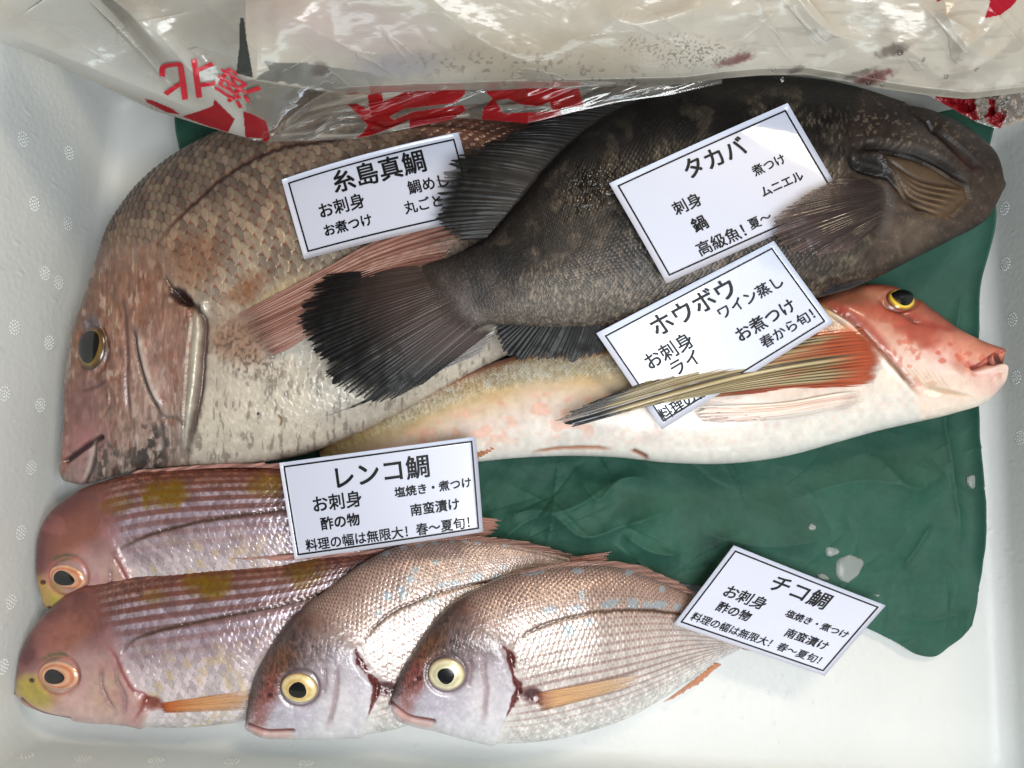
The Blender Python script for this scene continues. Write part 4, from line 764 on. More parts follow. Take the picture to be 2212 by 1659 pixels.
# ------------------------------------------------------------------ grouper
def paint_grouper(p):
    x, y, T = p.px, p.py, p.T; n1 = fbm(x, y, 130, 3, 4); n2 = fbm(x, y, 16, 8, 3); n3 = fbm(x, y, 6, 12, 2); tj = T + .16 * (n1 - .5)
    p.col = ramp(tj, [(0, (20, 17, 16)), (.15, (32, 27, 25)), (.35, (52, 44, 40)), (.55, (80, 71, 64)), (.75, (98, 88, 79)), (1, (88, 78, 70))])
    # irregular dark bars
    for pts, w in (([(1460, 200), (1490, 300), (1430, 430), (1400, 560)], 26), ([(1660, 180), (1690, 260)], 30), ([(1060, 520), (1110, 620)], 22), ([(1250, 350), (1270, 450), (1210, 600)], 24), ([(1370, 240), (1400, 330), (1330, 450), (1310, 560)], 46), ([(1560, 190), (1580, 260), (1530, 350)], 42), ([(1180, 380), (1200, 480), (1130, 560)], 36), ([(1770, 200), (1800, 290)], 40), ([(1010, 545), (1040, 640)], 26)):
        d, s_, q = pdist(pts, x, y, 160); p.mix(np.exp(-(d / w) ** 2) * sstep(.3, .55, fbm(x, y, 50, 5, 4) + .12) * (d < 1e3), c255(22, 18, 17), .85)
    p.mix(sstep(.55, .7, fbm(x, y, 40, 55, 4)) * sstep(.1, .3, T), c255(140, 130, 112), .4); p.mix(p.blob(1280, 480, 120, 90, -30, .7, .4), c255(128, 120, 106), .4); p.mix(p.blob(1230, 620, 130, 60, 0, .7, .4), c255(122, 112, 100), .4)
    rel, rim, rnd, lat = scales(p.U, p.V); e = sstep(0, .13, rim)
    d, sg, q = pdist([(1880, 150), (1850, 240), (1838, 323), (1850, 380), (1905, 440), (1900, 520), (1860, 700)], x, y, 4000); hs = pdist([(1880, 150), (1850, 240), (1838, 323), (1850, 380), (1905, 440), (1900, 520), (1860, 700)], np.array([2100.]), np.array([400.]), 4000)[1][0]
    sd = d * np.where(sg == hs, 1, -1); head = sstep(-20, 8, sd); sb = (1 - head)
    p.mul(sb, .82 + .3 * rnd * (.5 + n2)); p.mul(sb * (1 - e), .72); p.mix(sb * sstep(.1, .6, rel) * rnd ** 2 * sstep(.16, .42, T) * sstep(.34, .56, n1), c255(160, 152, 136), .75)
    p.disp += sb * (.00032 * rel - .0002 * (1 - e)) * sstep(0, .05, T); p.met += .08 * sb * sstep(0, .6, rel)
    pb = p.blob(960, 650, 120, 90, 0, .8); p.mix(pb, c255(88, 72, 66), .55); p.mix(sstep(1000, 880, x), c255(66, 54, 50), .8)
    # head
    p.mix(head, ramp(T + .15 * (n1 - .5), [(0, (44, 34, 32)), (.25, (60, 48, 43)), (.5, (80, 67, 59)), (.8, (88, 76, 67)), (1, (66, 57, 51))])); p.mul(head, .84 + .32 * n2)
    p.mix(head * sstep(.6, .75, n3) * p.blob(1930, 290, 130, 50, 10, .7), c255(170, 156, 136), .5); p.mix(head * p.blob(1990, 300, 60, 26, 20, .7), c255(124, 116, 108), .5)
    p.mix(head * sstep(.66, .8, n3), c255(150, 138, 122), .35)
    # opened gill membrane: a hollow with fanned ribs
    mem = inpoly([(1900, 322), (1945, 322), (2005, 345), (2060, 385), (2092, 402), (2100, 430), (2060, 470), (2010, 470), (1968, 430), (1935, 372)], x, y) * 1.0
    p.mix(mem, c255(112, 92, 68), .75); p.disp -= .003 * mem
    p.line([(1838, 325), (1880, 316), (1942, 322), (2008, 342), (2062, 372), (2094, 402)], 6, c255(36, 28, 24), .9, .0042, 10); p.flap([(1838, 318), (1880, 311), (1942, 316), (2010, 336), (2064, 366), (2098, 398)], .0035, 30, -1)
    p.line([(1838, 323), (1846, 352), (1892, 372), (1925, 382), (1945, 405), (1968, 435), (2000, 460), (2028, 482)], 8, c255(30, 22, 20), .9, .0050, 10); p.mix(p.blob(1885, 350, 46, 20, 20, .5), c255(38, 30, 26), .85); p.disp -= .003 * p.blob(1885, 352, 40, 18, 20, .6)
    for k in range(6):
        u = k / 5; a0 = (1912 + 26 * u, 330 + 44 * u); b0 = (2088 - 62 * u, 408 + 60 * u); mx = ((a0[0] + b0[0]) / 2 - 14, (a0[1] + b0[1]) / 2 + 16)
        p.line([a0, mx, b0], 4.0, c255(64, 46, 34), .75, .0016, 5); p.line([(a0[0] + 2, a0[1] + 8), (mx[0] + 2, mx[1] + 8), (b0[0], b0[1] + 7)], 4.5, c255(160, 138, 106), .55, -.0014, 6)
    p.line([(2000, 262), (2042, 300), (2082, 338), (2125, 369)], 9, c255(54, 36, 30), .85, .0035, 11); p.line([(1950, 226), (1990, 252), (2030, 282)], 10, c255(50, 38, 33), .6, .0018, 14); p.flap([(1956, 226), (2048, 296), (2090, 332), (2130, 362)], .002, 26, -1); p.mix(p.blob(2085, 352, 36, 12, 40, .6), c255(112, 70, 60), .6)
    p.line([(1900, 395), (1912, 430), (1905, 480), (1880, 520)], 14, c255(60, 50, 44), .5, .002, 16); p.line([(2020, 485), (1985, 500), (1950, 540)], 14, c255(70, 60, 52), .4, .0015, 18)
    p.mix(p.blob(1970, 500, 60, 40, -35, .7), c255(132, 120, 104), .5)
    p.col = p.col * np.array([1.01, .985, .975]); wet = np.maximum(p.blob(1270, 410, 60, 40, -45, .6, .6), p.blob(1310, 370, 40, 20, -45, .6, .6)); wt = sstep(.48, .6, fbm(x, y, 9, 91, 3)) * wet; p.disp += .0008 * wt; p.rgh = .56 - .38 * wet * sstep(.4,.6,fbm(x,y,7,93,3)) - .06 * sb; p.mul(np.ones(p.n), .92 + .16 * n2)
rK, sK = build_fish('grouper', 'dark brown mottled grouper lying across the box, tail over the big red bream', 
    [((2152, 395), (2153, 425)), ((2142, 345), (2125, 475)), ((2098, 300), (2060, 515)), ((2020, 262), (1985, 553)), ((1940, 232), (1900, 597)), ((1850, 200), (1810, 632)), ((1740, 178), (1700, 655)), ((1600, 172), (1580, 675)), ((1450, 190), (1460, 690)), ((1320, 240), (1350, 700)), ((1210, 320), (1250, 705)), ((1130, 420), (1170, 705)), ((1060, 505), (1105, 702)), ((990, 548), (1050, 702)), ((910, 575), (985, 745))],
    [(0, .056, .050), (.3, .064, .056), (.6, .072, .064), (.8, .080, .074), (1, .0835, .076)], [(0, .010), (.05, .018), (.15, .030), (.35, .036), (.55, .031), (.75, .018), (.9, .008), (1, .0045)], 92, paint_grouper, M['skin_dark'], res=(860, 420), nb=50, gam=1.32)
def kcol(dark, tipw=0.0):
    def f(R, Q, x, y, c):
        n = striate(R, Q, x, y, 3, 60, 3); b = ramp(np.clip(Q + .25 * (n - .5), 0, 1), dark); return b * (.7 + .6 * n)[:, None], np.clip(1.0 - tipw * sstep(.7, 1, Q) * (n < .5), 0, 1)
    return f
DARK = [(0, (26, 22, 20)), (.3, (16, 14, 14)), (1, (10, 10, 10))]
fin('tail_fin', rK, [(918, 572, .085), (955, 610, .088), (1000, 660, .087), (1068, 712, .079)], [(690, 594, .082), (632, 650, .084), (640, 745, .084), (690, 830, .083), (738, 868, .081), (800, 882, .079), (900, 840, .077)], 46, kcol([(0, (62, 50, 45)), (.35, (54, 42, 39)), (.55, (38, 30, 28)), (.7, (16, 15, 15)), (1, (9, 9, 10))]), mat='matte_fin', rag=.12, seed=3, ridge=.0002, nq=80, per=6, bulge=.002, fade=.2)
def kband(R, Q, x, y, c): 
    n = striate(R, Q, x, y, 8, 18, 3); return ramp(n, [(.2, (84, 78, 76)), (.5, (122, 116, 114)), (.8, (156, 152, 148))]), .92
fin('tail_fin_edge', rK, [(1075, 702, .077), (1066, 730, .076), (1040, 765, .074)], [(850, 840, .077), (740, 890, .076), (690, 905, .074)], 7, kband, rag=.12, seed=6, ridge=.0006, nq=60)
fin('dorsal_fin', rK, [(1440, 196, .086), (1330, 240, .088), (1210, 330, .092), (1130, 425, .093), (1050, 515, .090)], [(1290, 176, .092), (1170, 240, .094), (1070, 290, .096), (950, 345, .097), (915, 420, .096), (930, 480, .095), (985, 520, .092)], 48, kcol(DARK, .6), 'matte_fin', rag=.2, seed=4, ridge=.0003, nq=80, per=6, bulge=.004)
fin('anal_fin', rK, [(1320, 680, .071), (1220, 690, .072), (1100, 694, .072)], [(1300, 782, .066), (1190, 792, .067), (1100, 784, .068), (1068, 748, .069), (1062, 704, .071)], 26, kcol([(0, (34, 31, 30)), (.4, (20, 20, 21)), (1, (13, 14, 16))]), 'matte_fin', rag=.24, seed=11, ridge=.0003, nq=60, per=6, fade=.01)
def kp(R, Q, x, y, c):
    n = striate(R, Q, x, y, 5, 44, 2.2); b = ramp(np.clip(Q + .2 * (n - .5), 0, 1), [(0, (60, 50, 46)), (.10, (38, 28, 27)), (.45, (42, 30, 28)), (.8, (58, 43, 40)), (1, (88, 68, 62))]); return b * (.72 + .5 * n + .12 * c)[:, None], 1 - .35 * sstep(.75, 1, Q)
fin('pectoral_fin', rK, [(1880, 388, .108), (1912, 405, .106), (1914, 445, .103), (1900, 485, .099)], [(1808, 384, .111), (1715, 432, .112), (1658, 490, .109), (1662, 520, .105), (1720, 552, .100), (1830, 545, .095)], 36, kp, 'wet_fin', rag=.08, seed=12, ridge=.0004, nq=80, per=6, bulge=.0035)
fin('pelvic_fin', rK, [(1890, 600, .072), (1840, 622, .072)], [(1790, 622, .076), (1760, 640, .074)], 7, kcol([(0, (54, 50, 48)), (1, (26, 28, 34))]), 'wet_fin', rag=.15, seed=2)

# ------------------------------------------------------------------ name cards
def card(label, corners, texts, bend=0.0, inset=12):
    C = np.array([unp(*c) for c in corners]); Cp = np.array([c[:2] for c in corners], float)     # TL TR BR BL
    Wd = 0.5 * (np.linalg.norm(Cp[1] - Cp[0]) + np.linalg.norm(Cp[2] - Cp[3])); Hd = 0.5 * (np.linalg.norm(Cp[3] - Cp[0]) + np.linalg.norm(Cp[2] - Cp[1]))
    nrm = np.cross(C[1] - C[0], C[3] - C[0]); nrm /= np.linalg.norm(nrm); nrm = nrm if nrm[2] > 0 else -nrm
    def bil(A, u, v): u = u[..., None]; v = v[..., None]; return (A[0] * (1 - u) + A[1] * u) * (1 - v) + (A[3] * (1 - u) + A[2] * u) * v
    def at(u, v, up=0.0):
        u = np.asarray(u, float); v = np.asarray(v, float); s = 4 * u * (1 - u)
        return bil(C, u, v) + nrm * (bend * s + 0.0004 * np.sin(v * 3 + u * 4) + up)[..., None]
    def inv(px, py):
        u = v = 0.5
        for _ in range(25):
            f = lambda a, b: bil(Cp, np.array(a), np.array(b))
            p = f(u, v); J = np.stack([(f(u + 1e-4, v) - p) / 1e-4, (f(u, v + 1e-4) - p) / 1e-4], 1); d = np.linalg.solve(J, np.array([px, py]) - p); u += d[0]; v += d[1]
        return u, v
    root = empty('name_card', C.mean(0), label, 'name card', 'laminated name cards on the fish')
    v, u = np.meshgrid(np.linspace(0, 1, 16), np.linspace(0, 1, 26)); sheet('card_sheet', at(u, v), M['card'], root, None, None, .0005)
    # printed frame
    t = 3.6; vs, fs = [], []
    def strip(u0, v0, u1, v1):
        o = len(vs); n = 18
        for k in range(n):
            q = k / (n - 1)
            if abs(u1 - u0) * Wd > abs(v1 - v0) * Hd: vs.extend([(u0 + (u1 - u0) * q, v0), (u0 + (u1 - u0) * q, v1)])
            else: vs.extend([(u0, v0 + (v1 - v0) * q), (u1, v0 + (v1 - v0) * q)])
        fs.extend([(o + 2 * k, o + 2 * k + 2, o + 2 * k + 3, o + 2 * k + 1) for k in range(n - 1)])
    iu, iv, tu, tvv = inset / Wd, inset / Hd, t / Wd, t / Hd
    strip(iu, iv, 1 - iu, iv + tvv); strip(iu, 1 - iv - tvv, 1 - iu, 1 - iv); strip(iu, iv + tvv, iu + tu, 1 - iv - tvv); strip(1 - iu - tu, iv + tvv, 1 - iu, 1 - iv - tvv)
    vs = np.array(vs); mesh_obj('printed_border', at(vs[:, 0], vs[:, 1], .00025), np.array(fs), M['print'], root)
    # lettering
    VV, FF = [], []; off = 0
    for txt, cx, cy, size, bold in texts:
        c = bpy.data.curves.new('txt', 'FONT'); c.body = txt; c.size = 1.0; c.align_x = 'CENTER'; c.align_y = 'CENTER'; c.resolution_u = 4
        o = bpy.data.objects.new('txt', c); COL.objects.link(o); dg = bpy.context.evaluated_depsgraph_get(); me = bpy.data.meshes.new_from_object(o.evaluated_get(dg))
        P = np.array([q.co[:2] for q in me.vertices]); T = [tuple(q.vertices) for q in me.polygons]
        bpy.data.objects.remove(o); bpy.data.curves.remove(c); bpy.data.meshes.remove(me)
        if not len(P): continue
        P = P - 0.5 * (P.max(0) + P.min(0)); sc = size * len(txt) * 0.97 / max(P[:, 0].max() - P[:, 0].min(), 1e-6) if len(txt) > 1 else size
        if len(txt) > 4: sc *= .95
        u0, v0 = inv(cx, cy); 
        for kk, (bx, by) in enumerate(((0, 0), (1, 1), (-1, 1), (1, -1), (-1, -1))):
            VV.append(at(u0 + (P[:, 0] * sc + bx * bold * size) / Wd, v0 - (P[:, 1] * sc + by * bold * size) / Hd, .00028 + kk * 6e-6)); FF += [[tuple(a + off for a in f)] for f in T]; off += len(P)
    V = np.concatenate(VV); mesh_obj('lettering', V, [np.array(f) for f in FF], M['print'], root, smooth=False)
B1, B2 = .018, .024
card('white card headed 糸島真鯛 on the big red bream, right side under a black fin', [(608, 388, .073), (990, 285, .079), (1040, 470, .081), (657, 560, .077)],
     [('糸島真鯛', 820, 375, 52, B1), ('お刺身', 741, 449, 34, B1), ('鯛めし', 926, 401, 30, B1), ('お煮つけ', 754, 490, 27, B2), ('丸ごと', 915, 445, 28, B1)], bend=.003)
card('white card headed タカバ lying on the dark grouper, glare on its top', [(1316, 396, .104), (1702, 222, .103), (1828, 438, .102), (1440, 612, .098)],
     [('タカバ', 1541, 343, 48, B1), ('刺身', 1482, 443, 32, B1), ('煮つけ', 1659, 358, 26, B1), ('鍋', 1509, 485, 34, B2), ('ムニエル', 1688, 399, 25, B2), ('高級魚！', 1556, 520, 28, B1), ('夏〜', 1640, 478, 26, B1)], bend=.001)
card('white card headed ホウボウ between grouper and gurnard, crossed by the gurnard fin', [(1288, 720, .0745), (1672, 520, .093), (1800, 697, .077), (1430, 928, .0655)],
     [('ホウボウ', 1497, 662, 51, B1), ('お刺身', 1445, 757, 38, B1), ('ワイン蒸し', 1621, 641, 33, B1), ('お煮つけ', 1653, 690, 36, B1), ('ライ', 1480, 783, 33, B1), ('料理の幅は', 1488, 861, 32, B1), ('春から旬！', 1700, 709, 28, B1)], bend=.001)
card('white card headed レンコ鯛 lying over the rear pink bream and the gurnard tail', [(603, 1000, .060), (1028, 943, .062), (1044, 1149, .058), (637, 1209, .056)],
     [('レンコ鯛', 828, 1019, 51, B1), ('お刺身', 731, 1083, 36, B1), ('塩焼き・煮つけ', 936, 1053, 25.5, B2), ('酢の物', 737, 1126, 29, B2), ('南蛮漬け', 940, 1095, 27, B2), ('料理の幅は無限大！春〜夏旬！', 838, 1153, 28, B1)], bend=.0035, inset=8)
card('white card headed チコ鯛 propped on the tail of the front bream', [(1585, 1178, .034), (1914, 1308, .030), (1781, 1460, .030), (1455, 1349, .038)],
     [('チコ鯛', 1732, 1280, 44, B1), ('お刺身', 1612, 1292, 32, B1), ('酢の物', 1587, 1322, 26, B2), ('塩焼き・煮つけ', 1767, 1349, 21.5, B2), ('南蛮漬け', 1745, 1382, 24, B2), ('料理の幅は無限大！春〜夏旬！', 1634, 1379, 23, B1)], bend=-.0025, inset=9)

# ------------------------------------------------------------------ plastic bag
def build_bag():
    root = empty('plastic_bag', tuple(unp(1106, 60, .16)), 'crumpled clear polythene bag with red printing draped over the far side of the box', 'plastic bag')
    EA = np.array([(-200, 20), (0, 88), (100, 130), (200, 176), (330, 238), (440, 272), (520, 294), (560, 303), (600, 288), (640, 258), (680, 228), (720, 208), (760, 203), (900, 196), (1070, 192), (1287, 187), (1475, 182), (1560, 170), (1640, 163), (1740, 161), (1830, 176), (1900, 190), (2000, 205), (2090, 214), (2212, 200), (2420, 160)], float)
    nx, nv = 1500, 250
    X = np.linspace(-160, 2380, nx); ye = np.interp(X, EA[:, 0], EA[:, 1]); k = np.ones(9) / 9; ye = np.convolve(np.pad(ye, 4, 'edge'), k, 'valid')
    q = np.linspace(0, 1, nv) ** 1.25
    px = np.repeat(X[None], nv, 0); py = ye[None] * (1 - q[:, None]) + (-190.) * q[:, None]
    ez = np.interp(X, [-160, 0, 330, 560, 800, 1100, 1300, 1500, 1750, 2000, 2212, 2380], [.165, .160, .112, .094, .100, .110, .116, .118, .121, .121, .128, .14])
    x, y = px.ravel(), py.ravel(); up = (ye[None] - py).ravel(); e = np.repeat(ez[None], nv, 0).ravel()
    z = e + (.188 - e) * (1 - np.exp(-up / 150)) * .95 + .006 * sstep(0, 18, up) * sstep(560, 700, x)
    dg = fbm(x * .55 + y * .9, y * .25 - x * .12, 130, 31, 2); z = z + .008 * (dg - .5) * sstep(0, 60, up) + .0008 * (fbm(x, y * 2.2, 60, 41, 4) - .5) * sstep(0, 30, up)
    def cr(pts, h, w):
        nonlocal z
        d, s_, qq = pdist(pts, x, y, 140); z = z + .6 * h * (np.exp(-(d / (1.6 * w)) ** 2) * .75 + .25 * np.exp(-d / w)) * sstep(0, .35, qq) * sstep(0, .35, 1 - qq) * (d < 1e3)
    bands = [([(-60, 45), (60, 90), (180, 140), (330, 200), (450, 252), (540, 292)], .010, 22), ([(240, -60), (300, 20), (370, 105), (430, 170), (510, 255)], .009, 24), ([(180, -50), (280, 30), (335, 90), (375, 125)], .006, 10),
             ([(480, -40), (620, 30), (720, 90), (820, 150)], .005, 30), ([(900, -40), (1000, 60), (1130, 130), (1300, 165)], .006, 24), ([(1290, -20), (1330, 40), (1500, 20), (1600, -30)], .006, 16), ([(1700, -40), (1760, 40), (1800, 75), (1900, 75)], .008, 16),
             ([(2030, -30), (2060, 60), (2120, 120), (2230, 60)], .007, 18), ([(1480, 30), (1600, 90), (1740, 100), (1830, 75), (2000, 90)], -.007, 26), ([(2060, 170), (2080, 110), (2140, 60), (2160, 0)], .008, 14), ([(1880, 60), (1980, 120), (2040, 180)], .005, 16), ([(2180, 100), (2100, 150), (2000, 170)], .005, 14), ([(600, -20), (800, 0), (1000, -10)], .004, 20)]
    for b in bands: cr(*b)
    rnd = random.Random(9)
    for k in range(60):
        cx, cy = rnd.uniform(-50, 2300), rnd.uniform(-150, 170); a = rnd.choice((rnd.gauss(.75, .2), rnd.gauss(.75, .2), rnd.gauss(-.5, .3))); L = rnd.uniform(60, 260)
        d, s_, qq = pdist([(cx, cy), (cx + L * .5 * math.cos(a), cy + L * .5 * math.sin(a) + rnd.uniform(-6, 6)), (cx + L * math.cos(a), cy + L * math.sin(a))], x, y, 60)
        z = z + rnd.uniform(.0004, .0011) * np.exp(-d / rnd.uniform(2.5, 7)) * np.where(s_ > 0, 1, .5) * np.clip(qq * 3, 0, 1) * np.clip((1 - qq) * 3, 0, 1) * (d < 1e3) * sstep(5, 40, up)
    rnd = random.Random(4)
    for k in range(46):
        cx, cy = rnd.uniform(700, 2300), rnd.uniform(-150, 180); a = rnd.uniform(-.5, .9); L = rnd.uniform(50, 170); cr([(cx, cy), (cx + L * .5 * math.cos(a), cy + L * .5 * math.sin(a) + rnd.uniform(-8, 8)), (cx + L * math.cos(a), cy + L * math.sin(a))], rnd.choice((-1, 1)) * rnd.uniform(.0003, .0011), rnd.uniform(6, 14))
    P = unp(px, py, z.reshape(px.shape))
    n1 = fbm(x, y, 160, 5, 4); n2 = fbm(x, y, 14, 7, 4)
    E2 = np.interp(x, [500, 547, 737, 900, 1070, 1287, 1475, 1560], [165, 170, 201, 197, 192, 187, 182, 171])
    alp = np.where(x > 530, .86, .30) + .16 * (n1 - .5); alp = np.where(x > 1500, .90 + .12 * (n1 - .5), alp); alp = alp * (1 - .5 * sstep(-55, 5, y - E2) * sstep(620, 760, x) * sstep(1620, 1500, x))
    alp = alp * (1 - sstep(-4, 6, y - E2) * (x < 1475) * .85 * (x > 530)); alp = np.where(x < 560, alp * (1 - .5 * sstep(-60, 0, y - ye.repeat(1)[None].repeat(nv, 0).ravel())), alp)
    col = np.broadcast_to(c255(210, 201, 187), (len(x), 3)).copy()
    def mix(m, c, a=1): 
        nonlocal col
        m = np.clip(m * a, 0, 1)[:, None]; col = col * (1 - m) + np.asarray(c) * m
    pt = Paint(x, y, x, x, x, x)
    for pts, w, a in (([(-60, 45), (60, 95), (180, 148), (330, 206), (450, 256), (545, 296)], 26, .4), ([(240, -80), (300, 20), (370, 105), (430, 170), (510, 255)], 24, .35), ([(0, 60), (160, 90), (300, 160)], 40, .12)):
        d, s_, qq = pdist(pts, x, y, 140); m = np.exp(-(d / w) ** 2) * (d < 1e3); alp = alp + a * m; mix(m, c255(214, 212, 206), .7)
    mix(pt.blob(760, 60, 200, 60, 10, .6), c255(206, 190, 184), .8); mix(pt.blob(880, 140, 110, 26, -6, .6), c255(150, 146, 156), .5); mix(pt.blob(1180, 120, 240, 50, 0, .6), c255(190, 176, 156), .7)
    # dark gap under the film, its shade painted into the film colour
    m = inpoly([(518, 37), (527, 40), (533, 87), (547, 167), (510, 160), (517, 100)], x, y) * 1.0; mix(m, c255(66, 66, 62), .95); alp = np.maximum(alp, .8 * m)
    wx, wy = x + 14 * (fbm(x, y, 18, 6, 3) - .5), y + 10 * (fbm(x, y, 16, 8, 3) - .5); m = inpoly([(567, 133), (667, 137), (760, 150), (850, 172), (800, 196), (720, 196), (550, 170), (583, 153)], wx, wy) * sstep(900, 640, x) * (.6 + .5 * fbm(x, y, 40, 19, 3)); mix(m, c255(122, 120, 112), .9 ); alp = np.where(m > .3, .78, alp)
    for cx, cy, rx, ry in ((690, 152, 18, 14), (1592, 128, 36, 10), (1890, 166, 40, 12), (1720, 150, 16, 6), (1930, 108, 34, 12), (1860, 158, 30, 6)):
        m = pt.blob(cx, cy, rx, ry, -18, .5, .5, cx); mix(m, c255(104, 88, 80) if cx != 1592 and cx != 1890 else c255(96, 34, 34), .62)
    sp = sstep(.60, .68, fbm(x, y, 4, 61, 2)) * pt.blob(1480, 112, 110, 30, 6, .7, .4); mix(sp, c255(128, 116, 102), .7)
    sp = sstep(.62, .70, fbm(x, y, 9, 71, 3)) * pt.blob(1150, 150, 260, 34, 4, .6, .3); mix(sp, c255(140, 128, 116), .55)
    sp = sstep(.55, .7, fbm(x * .7 + y * .7, y * 3, 40, 81, 4)) * sstep(1500, 1700, x); mix(sp, c255(176, 166, 152), .4)
    sp = sstep(.60, .72, fbm(x + y, y - x * .3, 50, 91, 4)) * sstep(1500, 1700, x); mix(sp, c255(232, 226, 216), .5)
    rl = inpoly([(393, 252), (430, 240), (460, 229), (463, 214), (507, 257), (493, 286), (450, 273)], x, y) | inpoly([(525, 240), (548, 248), (575, 262), (585, 300), (530, 297)], x, y) | inpoly([(312, 213), (330, 217), (372, 235), (390, 248), (360, 243), (318, 222)], x, y); mix(rl * 1.0, c255(164, 20, 32), .92); alp = np.where(rl, .86, alp)
    rd = inpoly([(2132, -70), (2235, -70), (2205, -10), (2186, 14), (2162, 32), (2127, 40), (2138, 5)], x, y) | inpoly([(2015, -40), (2060, -30), (2047, -4), (2024, 4)], x, y); mix(rd * 1.0, c255(182, 24, 44), .95); alp = np.where(rd, .97, alp)
    alp = np.clip(alp, .06, .97)
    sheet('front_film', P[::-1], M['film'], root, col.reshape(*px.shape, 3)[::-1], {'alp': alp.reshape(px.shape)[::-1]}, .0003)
    zq = z
    # printed clear film hanging below
    nx, nv = 900, 220
    EB = np.array([(250, 190), (300, 218), (393, 254), (450, 274), (500, 290), (545, 304), (577, 306), (660, 305), (770, 300), (880, 278), (990, 255), (1060, 260), (1140, 267), (1230, 245), (1330, 222), (1450, 205), (1560, 180)], float)
    X = np.linspace(250, 1560, nx); ye = np.interp(X, EB[:, 0], EB[:, 1]); q = np.linspace(0, 1, nv); px = np.repeat(X[None], nv, 0); py = ye[None] - 165 * q[:, None]; x, y = px.ravel(), py.ravel()
    up = (ye[None] - py).ravel(); ez = np.repeat(np.interp(X, [250, 400, 560, 800, 1000, 1250, 1560], [.105, .088, .078, .079, .088, .098, .104])[None], nv, 0).ravel()
    z = ez + .00011 * up + .006 * (fbm(x * .5 + y * 1.2, y * .5, 50, 13, 4) - .5) * sstep(0, 20, up)
    for pts, h, w in (([(560, 300), (650, 262), (780, 228), (930, 196)], .004, 9), ([(700, 292), (780, 288), (900, 262), (1010, 246)], .004, 8), ([(600, 292), (690, 278), (720, 256), (800, 240)], .004, 8), ([(440, 190), (480, 235), (530, 285)], .006, 12), ([(660, 305), (700, 268), (780, 262), (860, 290)], .003, 6), ([(760, 212), (880, 190), (1050, 200)], .003, 10), ([(1000, 240), (1090, 226), (1200, 232)], .004, 10)):
        d, s_, qq = pdist(pts, x, y, 100); z = z + h * np.exp(-d / w) * np.clip(qq * 5, 0, 1) * np.clip((1 - qq) * 5, 0, 1) * (d < 1e3)
    col = np.broadcast_to(c255(196, 186, 174), (len(x), 3)).copy(); alp = .10 + .12 * sstep(.55, .75, fbm(x * .6 + y, y * .8, 36, 23, 4))
    for pts, w in (([(560, 298), (650, 258), (780, 224), (930, 192)], 4), ([(690, 294), (780, 290), (900, 264), (1010, 248)], 4), ([(610, 292), (690, 276), (715, 254)], 4), ([(740, 205), (860, 205), (1000, 196)], 6), ([(560, 220), (640, 240), (700, 230), (800, 200)], 5)):
        d, s_, qq = pdist(pts, x, y, 60); m = np.exp(-(d / w) ** 2) * (d < 1e3); alp = alp + .4 * m
    c1 = lambda L: [(493.7 + a * .2976, 137.2 + b * .2976) for a, b in L]; c2 = lambda L: [(737 + a / 3, b / 3) for a, b in L]
    red = inpoly(c1([(105, 360), (300, 385), (400, 400), (330, 500), (280, 570), (120, 530)]), x, y)
    red |= inpoly([(393, 252), (460, 228), (463, 214), (507, 257), (493, 286), (450, 274)], x, y)
    red |= inpoly(c1([(860, 295), (930, 290), (1020, 335), (1010, 230), (1110, 205), (1125, 275), (1220, 235), (1340, 180), (1710, 90), (1722, 210), (1660, 285), (1440, 310), (1270, 330), (1170, 385), (1200, 410), (1340, 350), (1480, 330), (1700, 300), (1725, 340), (1590, 425), (1310, 480), (1315, 405), (1180, 470), (1040, 520), (920, 545), (980, 500), (1010, 450), (930, 360)]), x, y)
    red |= inpoly(c2([(920, 700), (980, 640), (930, 590), (1250, 570), (1545, 575), (1570, 690), (1425, 700), (1420, 780), (1200, 800), (910, 775)]), x, y) & ~inpoly(c2([(1000, 650), (1080, 640), (1180, 680), (1270, 690), (1350, 660), (1370, 720), (1050, 735)]), x, y)
    red |= inpoly(c1([(0, 380), (60, 440), (120, 520), (0, 470)]), x, y) | inpoly(c1([(30, 190), (75, 150), (330, 250), (300, 300), (150, 260), (70, 240)]), x, y) & (np.sin(x * .55 + y * .9) > -.2)
    red |= inpoly([(1100, 268), (1138, 268), (1180, 255), (1120, 250)], x, y)
    m = red[:, None] * 1.0; col = col * (1 - m) + c255(160, 20, 26) * m; alp = np.where(red, .88 - .25 * sstep(.5, .7, fbm(x, y, 40, 9, 3)), alp)
    P = unp(px, py, z.reshape(px.shape)); sheet('printed_film', P[::-1], M['film'], root, col.reshape(*px.shape, 3)[::-1], {'alp': np.clip(alp, .05, .95).reshape(px.shape)[::-1]}, .0003)
    # crumpled red corner at the right
    nx, nv = 300, 90; EC = np.array([(1960, 200), (2005, 207), (2060, 236), (2110, 264), (2155, 279), (2195, 268), (2260, 244), (2340, 225)], float); X = np.linspace(1960, 2340, nx); ye = np.interp(X, EC[:, 0], EC[:, 1]); q = np.linspace(0, 1, nv)
    px = np.repeat(X[None], nv, 0); py = ye[None] - (90 * q[:, None]); x, y = px.ravel(), py.ravel(); up = (ye[None] - py).ravel()
    z = np.interp(x, [1960, 2100, 2212, 2340], [.112, .108, .112, .12]) + .0001 * up + .02 * (fbm(x + y, y - x, 34, 3, 4) - .5) * sstep(0, 25, up); col = np.broadcast_to(c255(190, 176, 166), (len(x), 3)).copy(); n = fbm(x, y, 40, 15, 3)
    red = inpoly([(1995, 190), (2090, 205), (2150, 215), (2150, 250), (2100, 262), (2060, 245), (2005, 212)], x, y) & (n > .38) | inpoly([(2130, 262), (2160, 278), (2175, 250), (2150, 240)], x, y); col[red] = c255(150, 22, 32)
